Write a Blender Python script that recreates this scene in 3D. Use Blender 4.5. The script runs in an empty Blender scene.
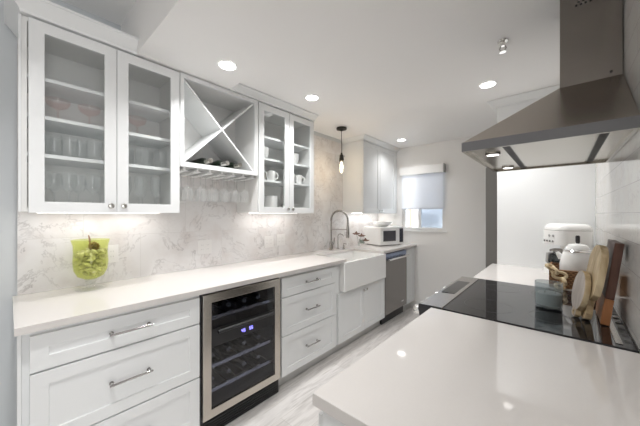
import bpy, bmesh, math, random
from mathutils import Vector, Matrix
random.seed(7)
PI = math.pi
sc = bpy.context.scene
COL = sc.collection

# ------------------------------------------------------------------ camera, world, light, exposure
CAM_H = 1.36
TH = math.radians(41.33)
cd = bpy.data.cameras.new('camera'); cam = bpy.data.objects.new('camera', cd); COL.objects.link(cam)
cam.location = (0, 0, CAM_H); cam.rotation_euler = (PI/2, 0, TH)
cd.sensor_width = 36; cd.lens = 36*274/640; cd.shift_y = 1/640; cd.clip_start = .02
sc.camera = cam
sc.view_settings.view_transform = 'Standard'; sc.view_settings.look = 'None'
sc.view_settings.gamma = 1; sc.view_settings.use_curve_mapping = False
sc.view_settings.exposure = 0.37
try:
    sc.cycles.use_denoising = True; sc.cycles.max_bounces = 12; sc.cycles.diffuse_bounces = 9
    sc.cycles.glossy_bounces = 5; sc.cycles.transparent_max_bounces = 24
    sc.cycles.caustics_reflective = False; sc.cycles.caustics_refractive = False
    sc.cycles.sample_clamp_indirect = 6
except Exception: pass
w = bpy.data.worlds.new('sky'); sc.world = w; w.use_nodes = True
bg = w.node_tree.nodes['Background']; bg.inputs[0].default_value = (.93, .96, 1, 1); bg.inputs[1].default_value = 4.2

def area(name, loc, rot, sx, sy, power, color=(1, 1, 1), shape='RECTANGLE', spread=None, parent=None):
    l = bpy.data.lights.new(name, 'AREA'); l.shape = shape; l.size = sx; l.size_y = sy
    l.energy = power; l.color = color
    if spread: l.spread = spread
    o = bpy.data.objects.new(name, l); COL.objects.link(o); o.location = loc; o.rotation_euler = rot
    if parent:
        o.parent = parent; o.location = Vector(loc) - base_of(parent)
    return o
# added fill lamps, unseen, acting as daylight beside and behind the camera
area('fill_side', (2.55, -.28, 1.30), (0, PI/2, 0), 2.1, 1.1, 25, (.98, .99, 1.0))
area('fill_rear', (-1.4, -3.9, 1.2), (PI/2, 0, 0), 3.6, 2.2, 4, (.98, .99, 1.0))

# ------------------------------------------------------------------ materials
def new_mat(name):
    m = bpy.data.materials.new(name); m.use_nodes = True
    nt = m.node_tree; return m, nt, nt.nodes, nt.links, nt.nodes['Principled BSDF']
def pmat(name, col, rough=.4, metal=0, spec=.5, noise=0, nscale=20, bump=0, emis=None, estr=0, stretch=(1, 1, 1), trans=0):
    m, nt, N, L, b = new_mat(name)
    c = tuple(col)+(1,)
    b.inputs['Base Color'].default_value = c; b.inputs['Roughness'].default_value = rough
    b.inputs['Metallic'].default_value = metal; b.inputs['Specular IOR Level'].default_value = spec
    if trans: b.inputs['Transmission Weight'].default_value = trans
    if emis:
        b.inputs['Emission Color'].default_value = tuple(emis)+(1,); b.inputs['Emission Strength'].default_value = estr
    tc = N.new('ShaderNodeTexCoord'); mp = N.new('ShaderNodeMapping'); nz = N.new('ShaderNodeTexNoise')
    L.new(tc.outputs['Object'], mp.inputs['Vector']); mp.inputs['Scale'].default_value = stretch
    L.new(mp.outputs[0], nz.inputs['Vector']); nz.inputs['Scale'].default_value = nscale; nz.inputs['Detail'].default_value = 4
    if noise:
        mx = N.new('ShaderNodeMix'); mx.data_type = 'RGBA'
        mx.inputs['A'].default_value = tuple(max(0, x*(1-noise)) for x in col)+(1,)
        mx.inputs['B'].default_value = tuple(min(1, x*(1+noise)) for x in col)+(1,)
        L.new(nz.outputs['Fac'], mx.inputs['Factor']); L.new(mx.outputs['Result'], b.inputs['Base Color'])
    if bump:
        bp = N.new('ShaderNodeBump'); bp.inputs['Strength'].default_value = bump; bp.inputs['Distance'].default_value = .002
        L.new(nz.outputs['Fac'], bp.inputs['Height']); L.new(bp.outputs[0], b.inputs['Normal'])
    return m
def glass_mat(name, tint=(.97, .98, .98), ior=1.45, gloss_rough=.02, haze=0, hazecol=(.8, .8, .8)):
    m = bpy.data.materials.new(name); m.use_nodes = True; nt = m.node_tree; N = nt.nodes; L = nt.links
    N.remove(N['Principled BSDF']); out = N['Material Output']
    t = N.new('ShaderNodeBsdfTransparent'); t.inputs[0].default_value = tuple(tint)+(1,)
    g = N.new('ShaderNodeBsdfGlossy'); g.inputs['Roughness'].default_value = gloss_rough; g.inputs[0].default_value = (1, 1, 1, 1)
    f = N.new('ShaderNodeFresnel'); f.inputs[0].default_value = ior
    mx = N.new('ShaderNodeMixShader'); gm = N.new('ShaderNodeNewGeometry')
    k1 = N.new('ShaderNodeMath'); k1.operation = 'SUBTRACT'; k1.inputs[0].default_value = 1; L.new(gm.outputs['Backfacing'], k1.inputs[1])
    k2 = N.new('ShaderNodeMath'); k2.operation = 'MULTIPLY'; L.new(k1.outputs[0], k2.inputs[0]); L.new(f.outputs[0], k2.inputs[1])
    L.new(k2.outputs[0], mx.inputs[0]); L.new(t.outputs[0], mx.inputs[1]); L.new(g.outputs[0], mx.inputs[2])
    src = mx
    if haze:
        d = N.new('ShaderNodeBsdfDiffuse'); d.inputs[0].default_value = tuple(hazecol)+(1,)
        m2 = N.new('ShaderNodeMixShader'); m2.inputs[0].default_value = haze
        L.new(mx.outputs[0], m2.inputs[1]); L.new(d.outputs[0], m2.inputs[2]); src = m2
    L.new(src.outputs[0], out.inputs[0]); return m

def ramp(N, stops):
    r = N.new('ShaderNodeValToRGB'); e = r.color_ramp.elements
    while len(e) < len(stops): e.new(.5)
    for i, (p, c) in enumerate(stops): e[i].position = p; e[i].color = tuple(c)+(1,)
    return r
def marble_tile(name, axes, tw, th, base, vein, warm, grout, offset=.5, gs=.0015, rough=.18, warmth=.75, rot=0):
    """Veined marble cut in tiles: wall coordinates picked by AXES; every tile takes its own patch of stone."""
    m, nt, N, L, b = new_mat(name)
    tc = N.new('ShaderNodeTexCoord'); s = N.new('ShaderNodeSeparateXYZ'); L.new(tc.outputs['Object'], s.inputs[0])
    cb = N.new('ShaderNodeCombineXYZ'); L.new(s.outputs[axes[0]], cb.inputs[0]); L.new(s.outputs[axes[1]], cb.inputs[1])
    br = N.new('ShaderNodeTexBrick'); L.new(cb.outputs[0], br.inputs['Vector'])
    br.offset = offset; br.inputs['Scale'].default_value = 1; br.inputs['Brick Width'].default_value = tw; br.inputs['Row Height'].default_value = th
    br.inputs['Mortar Size'].default_value = gs; br.inputs['Color1'].default_value = (0, 0, 0, 1); br.inputs['Color2'].default_value = (1, 1, 1, 1)
    br.inputs['Mortar'].default_value = (.5, .5, .5, 1); br.inputs['Mortar Smooth'].default_value = .3
    sh = N.new('ShaderNodeVectorMath'); sh.operation = 'MULTIPLY_ADD'
    L.new(br.outputs['Color'], sh.inputs[0]); sh.inputs[1].default_value = (.22, .17, .9); L.new(tc.outputs['Object'], sh.inputs[2])
    n1 = N.new('ShaderNodeTexNoise'); n1.inputs['Scale'].default_value = 5.5; n1.inputs['Detail'].default_value = 9; n1.inputs['Distortion'].default_value = .7
    n1.inputs['Roughness'].default_value = .62
    L.new(sh.outputs[0], n1.inputs['Vector'])
    r1 = ramp(N, [(.0, (0, 0, 0)), (.475, (0, 0, 0)), (.497, (1, 1, 1)), (.52, (0, 0, 0)), (1, (0, 0, 0))]); L.new(n1.outputs['Fac'], r1.inputs[0])
    n2 = N.new('ShaderNodeTexNoise'); n2.inputs['Scale'].default_value = 7; n2.inputs['Detail'].default_value = 7; L.new(sh.outputs[0], n2.inputs['Vector'])
    r2 = ramp(N, [(.42, (0, 0, 0)), (.70, (1, 1, 1))]); L.new(n2.outputs['Fac'], r2.inputs[0])
    mA = N.new('ShaderNodeMix'); mA.data_type = 'RGBA'; mA.inputs['A'].default_value = tuple(base)+(1,); mA.inputs['B'].default_value = tuple(warm)+(1,)
    q = N.new('ShaderNodeMath'); q.operation = 'MULTIPLY'; q.inputs[1].default_value = warmth; L.new(r2.outputs[0], q.inputs[0]); L.new(q.outputs[0], mA.inputs['Factor'])
    mB = N.new('ShaderNodeMix'); mB.data_type = 'RGBA'; mB.inputs['B'].default_value = tuple(vein)+(1,); L.new(mA.outputs['Result'], mB.inputs['A'])
    q2 = N.new('ShaderNodeMath'); q2.operation = 'MULTIPLY'; n3 = N.new('ShaderNodeTexNoise'); n3.inputs['Scale'].default_value = 5.5; n3.inputs['Detail'].default_value = 2; L.new(sh.outputs[0], n3.inputs['Vector'])
    r3 = ramp(N, [(.40, (.12, .12, .12)), (.66, (.66, .66, .66))]); L.new(n3.outputs['Fac'], r3.inputs[0]); L.new(r3.outputs[0], q2.inputs[1])
    L.new(r1.outputs[0], q2.inputs[0]); L.new(q2.outputs[0], mB.inputs['Factor'])
    mC = N.new('ShaderNodeMix'); mC.data_type = 'RGBA'; mC.inputs['B'].default_value = tuple(grout)+(1,); L.new(mB.outputs['Result'], mC.inputs['A']); L.new(br.outputs['Fac'], mC.inputs['Factor'])
    L.new(mC.outputs['Result'], b.inputs['Base Color']); b.inputs['Roughness'].default_value = rough
    bp = N.new('ShaderNodeBump'); bp.invert = True; bp.inputs['Strength'].default_value = .35; bp.inputs['Distance'].default_value = .002
    L.new(br.outputs['Fac'], bp.inputs['Height']); L.new(bp.outputs[0], b.inputs['Normal'])
    return m
def wood_mat(name, dark, light, axis=2, scale=14, rough=.5):
    m, nt, N, L, b = new_mat(name)
    tc = N.new('ShaderNodeTexCoord'); mp = N.new('ShaderNodeMapping'); L.new(tc.outputs['Object'], mp.inputs[0])
    s = [scale]*3; s[axis] = scale*.12; mp.inputs['Scale'].default_value = s
    n = N.new('ShaderNodeTexNoise'); n.inputs['Scale'].default_value = 3; n.inputs['Detail'].default_value = 6; n.inputs['Distortion'].default_value = .6; L.new(mp.outputs[0], n.inputs['Vector'])
    r = ramp(N, [(.3, dark), (.7, light)]); L.new(n.outputs['Fac'], r.inputs[0]); L.new(r.outputs[0], b.inputs['Base Color'])
    b.inputs['Roughness'].default_value = rough; return m

M = {}
M['paint'] = pmat('cabinet_paint', (.80, .815, .82), .38, noise=.01, nscale=4)
M['inner'] = pmat('cabinet_interior', (.80, .80, .79), .5)
M['wall'] = pmat('wall_paint', (.865, .855, .84), .75, noise=.012, nscale=3, bump=.05)
M['ceil'] = pmat('ceiling_paint', (.895, .89, .885), .8, noise=.01, nscale=3)
M['quartz'] = pmat('white_quartz', (.67, .645, .625), .06, noise=.02, nscale=160)
M['ceramic'] = pmat('white_ceramic', (.84, .84, .83), .12)
M['trim'] = pmat('white_trim', (.82, .82, .81), .4)
M['steel'] = pmat('brushed_steel', (.52, .50, .48), .27, 1, noise=.08, nscale=30, stretch=(1, 1, 60))
M['dwsteel'] = pmat('dishwasher_steel', (.28, .265, .255), .26, 1, noise=.06, nscale=30, stretch=(1, 60, 1))
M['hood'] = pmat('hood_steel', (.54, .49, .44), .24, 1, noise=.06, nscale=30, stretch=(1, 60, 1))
M['hoodrim'] = pmat('hood_rim_steel', (.22, .22, .23), .3, 1)
M['filter'] = pmat('filter_plate_steel', (.40, .37, .32), .22, 1, noise=.04, nscale=20, stretch=(60, 1, 1))
M['fridge_frame'] = pmat('wine_fridge_steel', (.56, .52, .47), .24, 1, noise=.06, nscale=30, stretch=(1, 1, 60))
M['dsteel'] = pmat('dark_fridge_steel', (.24, .23, .22), .3, 1, noise=.06, nscale=30, stretch=(60, 60, 1))
M['chrome'] = pmat('chrome', (.80, .79, .77), .1, 1)
M['handle'] = pmat('satin_chrome', (.50, .49, .48), .16, 1)
M['nickel'] = pmat('brushed_nickel', (.42, .40, .38), .25, 1)
M['black'] = pmat('black_plastic', (.02, .02, .022), .35)
M['blackmetal'] = pmat('black_metal', (.035, .033, .03), .45, .6)
M['bglass'] = pmat('black_cooktop_glass', (.012, .012, .014), .05, spec=.6)
M['plate'] = pmat('outlet_plastic', (.76, .75, .74), .35)
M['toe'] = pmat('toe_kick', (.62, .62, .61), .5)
M['glass'] = glass_mat('clear_glass', (.985, .99, .99), 1.5, haze=.04, hazecol=(.9, .9, .9))
M['pane'] = glass_mat('cabinet_glass', (.97, .975, .975), 1.3)
M['thin'] = glass_mat('thin_clear_glass', (.98, .985, .985), 1.35, haze=.05, hazecol=(.9, .9, .9))
M['winpane'] = glass_mat('window_glass', (.95, .97, .98))
M['pinkglass'] = glass_mat('pink_glass', (.985, .95, .945))
M['greenglass'] = glass_mat('green_glass', (.945, .96, .73), 1.35, haze=.02, hazecol=(.42, .60, .06))
M['fridgeglass'] = glass_mat('tinted_fridge_glass', (.62, .64, .70), 1.5)
M['smoke'] = glass_mat('grey_glass', (.84, .87, .88), 1.5, haze=.15, hazecol=(.52, .58, .60))
M['lightlens'] = pmat('light_lens', (1, 1, 1), .5, emis=(1, .98, .95), estr=9)
M['led'] = pmat('led_strip', (1, 1, 1), .5, emis=(1, .97, .93), estr=4)
M['display'] = pmat('blue_digits', (.1, .1, .5), .4, emis=(.25, .22, 1.0), estr=3)
M['bulbglow'] = pmat('filament_glow', (1, .8, .5), .4, emis=(1, .78, .5), estr=40)
M['marbleL'] = marble_tile('marble_backsplash', ('Y', 'Z'), .61, .305, (.76, .75, .75), (.33, .31, .31), (.64, .60, .585), (.66, .645, .635), rough=.2)
M['marbleR'] = marble_tile('marble_wall_tile', ('Y', 'Z'), .305, .105, (.72, .71, .69), (.52, .51, .50), (.67, .62, .57), (.50, .49, .48), rough=.12, warmth=.5)
M['greyslot'] = pmat('grey_slots', (.4, .4, .4), .6)
M['rubber'] = pmat('grey_rubber', (.1, .1, .1), .7)

# ------------------------------------------------------------------ mesh helpers
def box(bm, lo, hi):
    x0, y0, z0 = lo; x1, y1, z1 = hi
    v = [bm.verts.new(p) for p in ((x0,y0,z0),(x1,y0,z0),(x1,y1,z0),(x0,y1,z0),(x0,y0,z1),(x1,y0,z1),(x1,y1,z1),(x0,y1,z1))]
    for f in ((3,2,1,0),(4,5,6,7),(0,1,5,4),(1,2,6,5),(2,3,7,6),(3,0,4,7)): bm.faces.new([v[i] for i in f])
    return v
def new(): return bmesh.new()
def B(*pairs):
    bm = new()
    for lo, hi in pairs: box(bm, lo, hi)
    return bm
def obox(bm, O, U, V, W, a, b, c):
    """oriented box from corner O along unit axes U,V,W"""
    O = Vector(O); U, V, W = Vector(U)*a, Vector(V)*b, Vector(W)*c
    v = [bm.verts.new(p) for p in (O, O+U, O+U+V, O+V, O+W, O+U+W, O+U+V+W, O+V+W)]
    for f in ((3,2,1,0),(4,5,6,7),(0,1,5,4),(1,2,6,5),(2,3,7,6),(3,0,4,7)): bm.faces.new([v[i] for i in f])
def frame_of(d):
    d = d.normalized(); a = Vector((0, 0, 1)) if abs(d.z) < .9 else Vector((1, 0, 0))
    u = d.cross(a).normalized(); return u, d.cross(u).normalized()
def tube(bm, pts, r, n=12, caps=True):
    pts = [Vector(p) for p in pts]; rr = r if isinstance(r, (list, tuple)) else [r]*len(pts)
    rings = []; u = None
    for i, p in enumerate(pts):
        d = (pts[min(i+1, len(pts)-1)] - pts[max(i-1, 0)]).normalized()
        if u is None: u, w_ = frame_of(d)
        else:
            u = (u - d*u.dot(d)).normalized(); w_ = d.cross(u)
        rings.append([bm.verts.new(p + (u*math.cos(2*PI*k/n) + w_*math.sin(2*PI*k/n))*rr[i]) for k in range(n)])
    for a, b in zip(rings, rings[1:]):
        for k in range(n): bm.faces.new((a[k], a[(k+1) % n], b[(k+1) % n], b[k]))
    if caps: bm.faces.new(rings[0][::-1]); bm.faces.new(rings[-1])
def lathe(bm, prof, c=(0, 0, 0), n=32, close=False, sx=1, sy=1):
    """revolve (r,z) profile round a vertical axis"""
    c = Vector(c); rings = []
    for r, z in prof:
        if r < 1e-6: rings.append([bm.verts.new(c+Vector((0, 0, z)))])
        else: rings.append([bm.verts.new(c+Vector((r*sx*math.cos(2*PI*k/n), r*sy*math.sin(2*PI*k/n), z))) for k in range(n)])
    if close: rings.append(rings[0])
    for a, b in zip(rings, rings[1:]):
        if len(a) == 1 and len(b) == 1: continue
        for k in range(n):
            if len(a) == 1: bm.faces.new((a[0], b[(k+1) % n], b[k]))
            elif len(b) == 1: bm.faces.new((a[k], a[(k+1) % n], b[0]))
            else: bm.faces.new((a[k], a[(k+1) % n], b[(k+1) % n], b[k]))
def prism(bm, poly, axis, a, b):
    """extrude a polygon given in the two other axes along AXIS from a to b"""
    def P(q, t):
        l = list(q); l.insert(axis, t); return l
    A = [bm.verts.new(P(q, a)) for q in poly]; Bv = [bm.verts.new(P(q, b)) for q in poly]
    bm.faces.new(A); bm.faces.new(Bv[::-1]); n = len(poly)
    for k in range(n): bm.faces.new((A[k], Bv[k], Bv[(k+1) % n], A[(k+1) % n]))
def base_of(o):
    v = Vector((0, 0, 0))
    while o: v += o.location; o = o.parent
    return v
def thing(name, label, cat, loc=(0, 0, 0), group=None, kind=None):
    o = bpy.data.objects.new(name, None); COL.objects.link(o); o.location = loc; o.empty_display_size = .05
    o['label'] = label; o['category'] = cat
    if group: o['group'] = group
    if kind: o['kind'] = kind
    return o
def obj(name, bm, mat, parent=None, bev=0, smooth=False, label=None, sub=0, local=False):
    """links a bmesh (world coordinates, or the thing's own when local) as one mesh object"""
    bmesh.ops.recalc_face_normals(bm, faces=bm.faces)
    me = bpy.data.meshes.new(name); bm.to_mesh(me); bm.free()
    o = bpy.data.objects.new(name, me); COL.objects.link(o)
    for mm in (mat if isinstance(mat, list) else [mat]): me.materials.append(mm)
    if parent:
        o.parent = parent
        if not local: me.transform(Matrix.Translation(-base_of(parent)))
    if bev:
        md = o.modifiers.new('bevel', 'BEVEL'); md.width = bev; md.segments = 2; md.limit_method = 'ANGLE'; md.angle_limit = .6
    if sub:
        md = o.modifiers.new('sub', 'SUBSURF'); md.levels = sub; md.render_levels = sub
    if smooth:
        for p in me.polygons: p.use_smooth = True
        if not sub:
            me.set_sharp_from_angle(angle=math.radians(40))
    if label: o['label'] = label
    return o
def single(name, bm, mat, label, cat, group=None, **kw):
    """a thing that is one mesh: its origin goes to the middle of its base"""
    c = [v.co for v in bm.verts]
    lo = Vector((min(p.x for p in c), min(p.y for p in c), min(p.z for p in c))); hi = Vector((max(p.x for p in c), max(p.y for p in c), max(p.z for p in c)))
    o_ = Vector(((lo.x+hi.x)/2, (lo.y+hi.y)/2, lo.z))
    o = obj(name, bm, mat, **kw); o.data.transform(Matrix.Translation(-o_)); o.location = o_
    o['label'] = label; o['category'] = cat
    if group: o['group'] = group
    return o
def struct(name, bm, mat, label=None, **kw):
    o = obj(name, bm, mat, **kw); o['kind'] = 'structure'; o['label'] = label or name.replace('_', ' '); o['category'] = name.split('_')[0]; return o
def children(o): return [c for c in COL.objects if c.parent == o]
def dup(o, loc, label=None, rotz=None, parent=None):
    c = o.copy(); COL.objects.link(c)
    if parent is None: c.location = loc
    else: c.parent = parent
    if rotz is not None: c.rotation_euler[2] = rotz
    if label: c['label'] = label
    for ch in children(o): dup(ch, None, parent=c)
    return c

def shaker(bm, O, U, Nn, w_, h, t=.02, rail=.057, rec=.008):
    """shaker door/drawer front: O lower corner of the back plane, U along its width, Nn outward"""
    O, U, Nn, Z = Vector(O), Vector(U), Vector(Nn), Vector((0, 0, 1))
    def ring(i, d): return [bm.verts.new(O + U*a + Z*b + Nn*d) for a, b in ((i, i), (w_-i, i), (w_-i, h-i), (i, h-i))]
    r0, r1, r2, r3 = ring(0, 0), ring(0, t), ring(rail, t), ring(rail+.002, t-rec)
    bm.faces.new(r0[::-1])
    for a, b in ((r0, r1), (r1, r2), (r2, r3)):
        for k in range(4): bm.faces.new((a[k], a[(k+1) % 4], b[(k+1) % 4], b[k]))
    bm.faces.new(r3)
def frame_door(bm, O, U, Nn, w_, h, t=.02, rail=.055):
    """open frame (for a glazed door)"""
    O, U, Nn, Z = Vector(O), Vector(U), Vector(Nn), Vector((0, 0, 1))
    def ring(i, d): return [bm.verts.new(O + U*a + Z*b + Nn*d) for a, b in ((i, i), (w_-i, i), (w_-i, h-i), (i, h-i))]
    r0, r1, r2, r3 = ring(0, 0), ring(0, t), ring(rail, t), ring(rail, 0)
    for a, b in ((r0, r1), (r1, r2), (r2, r3), (r3, r0)):
        for k in range(4): bm.faces.new((a[k], a[(k+1) % 4], b[(k+1) % 4], b[k]))
def pull(parent, x, y, z, L, sgn=1):
    """bar pull lying along y, standing off a face at x"""
    bm = new(); s = .028*sgn
    tube(bm, [(x+s, y-L/2, z), (x+s, y+L/2, z)], .0055, 10)
    for e in (-1, 1):
        yy = y+e*(L/2-.012)
        tube(bm, [(x+.0005*sgn, yy, z), (x+s, yy, z)], .0065, 10)
        tube(bm, [(x+.0005*sgn, yy, z), (x+.004*sgn, yy, z)], .010, 12)
    return obj('handle', bm, M['handle'], parent, smooth=True, label='polished chrome bar handle')
def knob(parent, x, y, z, mat='chrome'):
    bm = new(); tube(bm, [(x+.0005, y, z), (x+.012, y, z), (x+.014, y, z), (x+.022, y, z), (x+.025, y, z)], [.006, .005, .013, .015, .010], 14)
    return obj('knob', bm, M[mat], parent, smooth=True, label='small round chrome knob')

# ------------------------------------------------------------------ dimensions (metres)
XW, XR, YB = -2.215, .19, 3.92        # left wall, right wall, far wall
XF = -1.88                            # wall cabinet door plane
XB = -1.60                            # base cabinet door plane
ZC, ZT = .92, .03                     # counter top, thickness
ZTOP = 2.295                          # top of the wall cabinets
ZCEIL, ZBEAM, ZHI = 2.352, 2.303, 2.62

# ------------------------------------------------------------------ setting
def floor_mat():
    m, nt, N, L, b = new_mat('floor_plank_tile')
    tc = N.new('ShaderNodeTexCoord'); s = N.new('ShaderNodeSeparateXYZ'); L.new(tc.outputs['Object'], s.inputs[0])
    cb = N.new('ShaderNodeCombineXYZ'); L.new(s.outputs['Y'], cb.inputs[0]); L.new(s.outputs['X'], cb.inputs[1])
    br = N.new('ShaderNodeTexBrick'); L.new(cb.outputs[0], br.inputs['Vector']); br.offset = .37
    for k, v in (('Scale', 1), ('Brick Width', 1.2), ('Row Height', .2), ('Mortar Size', .0018), ('Bias', 0)): br.inputs[k].default_value = v
    br.inputs['Color1'].default_value = (.60, .575, .555, 1); br.inputs['Color2'].default_value = (.67, .65, .635, 1); br.inputs['Mortar'].default_value = (.50, .47, .445, 1)
    mp = N.new('ShaderNodeMapping'); L.new(tc.outputs['Object'], mp.inputs[0]); mp.inputs['Scale'].default_value = (9, 1.1, 1)
    n = N.new('ShaderNodeTexNoise'); n.inputs['Scale'].default_value = 3.5; n.inputs['Detail'].default_value = 7; n.inputs['Distortion'].default_value = 1.2; L.new(mp.outputs[0], n.inputs['Vector'])
    r = ramp(N, [(.30, (.80, .79, .78)), (.62, (1.12, 1.12, 1.12))]); L.new(n.outputs['Fac'], r.inputs[0])
    mx = N.new('ShaderNodeMix'); mx.data_type = 'RGBA'; mx.blend_type = 'MULTIPLY'; mx.inputs['Factor'].default_value = 1
    L.new(br.outputs['Color'], mx.inputs['A']); L.new(r.outputs[0], mx.inputs['B']); L.new(mx.outputs['Result'], b.inputs['Base Color'])
    b.inputs['Roughness'].default_value = .35; return m
struct('floor', B(((-4.2, -4, -.1), (2.6, YB+.12, 0))), floor_mat(), 'pale greige wood-look plank tile floor')
struct('ceiling', B(((XW-.12, 1.10, ZCEIL), (XR+.12, YB+.12, ZHI+.12))), M['ceil'], 'white ceiling over the far part of the kitchen')
struct('ceiling_high', B(((-4.2, -4, ZHI), (2.6, .497, ZHI+.12))), M['ceil'], 'higher white ceiling at the near end')
struct('ceiling_beam', B(((XW-.12, .497, ZBEAM), (XR+.12, 1.10, ZHI+.12))), M['ceil'], 'dropped white ceiling band crossing the room')
struct('wall_left', B(((XW-.12, -1.0, 0), (XW, YB, ZHI))), pmat('grey_wall_left', (.60, .63, .65), .7, noise=.01, nscale=3), 'white wall behind the long counter')  # even blue-grey base colour, darker than the other walls
struct('wall_left_tile', B(((XW, .032, ZC+.0005), (XW+.01, 2.965, ZHI-.30-.018)), ((XW, 2.965, ZC+.0005), (XW+.01, YB-.001, 1.3745))), M['marbleL'], 'grey veined marble tile behind the long counter')
struct('wall_right', B(((XR+.012, .3, 0), (XR+.12, YB, ZHI))), M['wall'], 'wall behind the range')
struct('wall_right_tile', B(((XR, .35, ZC+.0005), (XR+.012, 2.848, ZCEIL-.001))), M['marbleR'], 'glossy pale marble tile behind the range')
# far wall with its window opening
wx0, wx1, wz0, wz1 = -1.80, -1.19, 1.125, 1.99
struct('wall_back', B(((XW-.12, YB, 0), (wx0, YB+.12, ZHI)), ((wx1, YB, 0), (XR+.12, YB+.12, ZHI)), ((wx0, YB, 0), (wx1, YB+.12, wz0)), ((wx0, YB, wz1), (wx1, YB+.12, ZHI))), M['wall'], 'white far wall with the window')
# living room round the near end
struct('wall_front', B(((-4.2, -4.1, 0), (2.6, -4, ZHI))), M['wall'], 'wall of the room behind the camera')
struct('wall_side_left', B(((-4.3, -4, 0), (-4.2, -1.0, ZHI)), ((-4.3, -1.0, 0), (XW-.12, -.9, ZHI))), M['wall'], 'left wall of the living area')
struct('wall_side_right', B(((2.6, -4, 0), (2.7, .4, ZHI)), ((XR+.12, .3, 0), (2.6, .4, ZHI))), M['wall'], 'right wall of the living area')
def bb(name, lo, hi): struct(name, B((lo, hi)), M['trim'], 'white baseboard', bev=.003)
bb('baseboard_back', (-1.598, YB-.014, 0), (-.60, YB-.0005, .10))
# window
wn = thing('window_1', 'white framed sliding window at the far wall', 'window', (-1.495, YB, wz0), kind='structure')
bm = new()
for lo, hi in (((wx0, YB+.02, wz0), (wx0+.05, YB+.09, wz1)), ((wx1-.035, YB+.02, wz0), (wx1, YB+.09, wz1)), ((wx0+.05, YB+.02, wz0), (wx1-.035, YB+.09, wz0+.04)), ((wx0+.05, YB+.02, wz1-.04), (wx1-.035, YB+.09, wz1)), ((-1.565, YB+.02, wz0+.04), (-1.525, YB+.09, wz1-.04))): box(bm, lo, hi)
obj('window_frame', bm, M['trim'], wn, bev=.002)
obj('pane', B(((wx0+.05, YB+.05, wz0+.04), (-1.565, YB+.054, wz1-.04))), M['winpane'], wn)
obj('pane', B(((-1.525, YB+.05, wz0+.04), (wx1-.035, YB+.054, wz1-.04))), glass_mat('frosted_pane', (.75, .8, .85), haze=.6, hazecol=(.80, .86, .92)), wn, label='frosted window pane')
obj('window_sill', B(((wx0-.04, YB-.02, wz0-.02), (wx1+.03, YB+.02, wz0))), M['trim'], wn, bev=.003)
# ---- building across the street
bl = thing('neighbour_building', 'brown and pale grey apartment building seen through the small window', 'building', (-4.5, 12, -6))
obj('facade', B(((-9, 12, -6), (-5.45, 14, 9)), ((-5.05, 12, -6), (0, 14, 9))), pmat('pale_facade', (.62, .60, .60), .8, noise=.1, nscale=2), bl)
obj('brick_pier', B(((-5.45, 11.8, -6), (-5.05, 14, 9))), pmat('brown_brick', (.42, .27, .20), .9, noise=.2, nscale=6), bl)
for zz in (0.35, 2.0, 3.6):
    for xx in (-7.6, -6.4, -4.6):
        obj('window', B(((xx, 11.97, zz), (xx+.7, 12.0, zz+1.0))), pmat('dark_pane', (.16, .17, .19), .1), bl)

# ------------------------------------------------------------------ left base run
def drawer(parent, y0, y1, z0, z1, L=None, rail=.055):
    bm = new(); shaker(bm, (XB-.02, y0, z0), (0, 1, 0), (1, 0, 0), y1-y0, z1-z0, rail=rail)
    d = obj('drawer', bm, M['paint'], parent, bev=.0012)
    pull(d, XB, (y0+y1)/2, (z0+z1)/2+.002, L or .2); return d
def base_body(parent, y0, y1, xb=XW+.002, xf=XB-.021, name='body', top=ZC-ZT-.0015, toe=True):
    bm = new(); box(bm, (xb, y0, .10), (xf, y1, top)); obj(name, bm, M['paint'], parent, bev=.001)
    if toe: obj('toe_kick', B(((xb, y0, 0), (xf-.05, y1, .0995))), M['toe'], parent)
c1 = thing('base_cabinet', 'white shaker drawer cabinet left of the wine fridge', 'cabinet', (-1.9, .40, 0))
base_body(c1, .034, .752)
obj('end_stile', B(((XB-.05, .022, 0), (XB-.004, .0335, ZC-ZT-.0015))), M['paint'], c1, bev=.001)
for z0, z1 in ((.717, .866), (.402, .709), (.108, .394)): drawer(c1, .056, .745, z0, z1, .18)
c2 = thing('base_cabinet', 'white three drawer cabinet between wine fridge and sink', 'cabinet', (-1.9, 1.72, 0))
base_body(c2, 1.370, 2.086)
for z0, z1 in ((.717, .866), (.417, .709), (.108, .409)): drawer(c2, 1.378, 2.046, z0, z1, .155)
c3 = thing('sink_cabinet', 'white two door cabinet under the farmhouse sink', 'cabinet', (-1.9, 2.55, 0))
obj('body', B(((XW+.002, 2.088, .10), (XB-.021, 2.132, ZC-ZT-.0015)), ((XW+.002, 2.965, .10), (XB-.021, 3.008, ZC-ZT-.0015)), ((XW+.002, 2.132, .10), (XB-.021, 2.965, .60))), M['paint'], c3)
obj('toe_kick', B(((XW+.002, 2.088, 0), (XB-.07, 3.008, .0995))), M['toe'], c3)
for k, (y0, y1) in enumerate(((2.092, 2.546), (2.550, 3.004))):
    bm = new(); shaker(bm, (XB-.02, y0, .108), (0, 1, 0), (1, 0, 0), y1-y0, .478)
    d = obj('door', bm, M['paint'], c3, bev=.0012); knob(d, XB, y1-.03 if k == 0 else y0+.03, .545)
c4 = thing('end_panel_cabinet', 'narrow white cabinet between dishwasher and far wall', 'cabinet', (-1.9, 3.76, 0))
base_body(c4, 3.634, YB-.016)
bm = new(); shaker(bm, (XB-.02, 3.640, .108), (0, 1, 0), (1, 0, 0), .262, .76, rail=.05); obj('door', bm, M['paint'], c4, bev=.0012)

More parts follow.
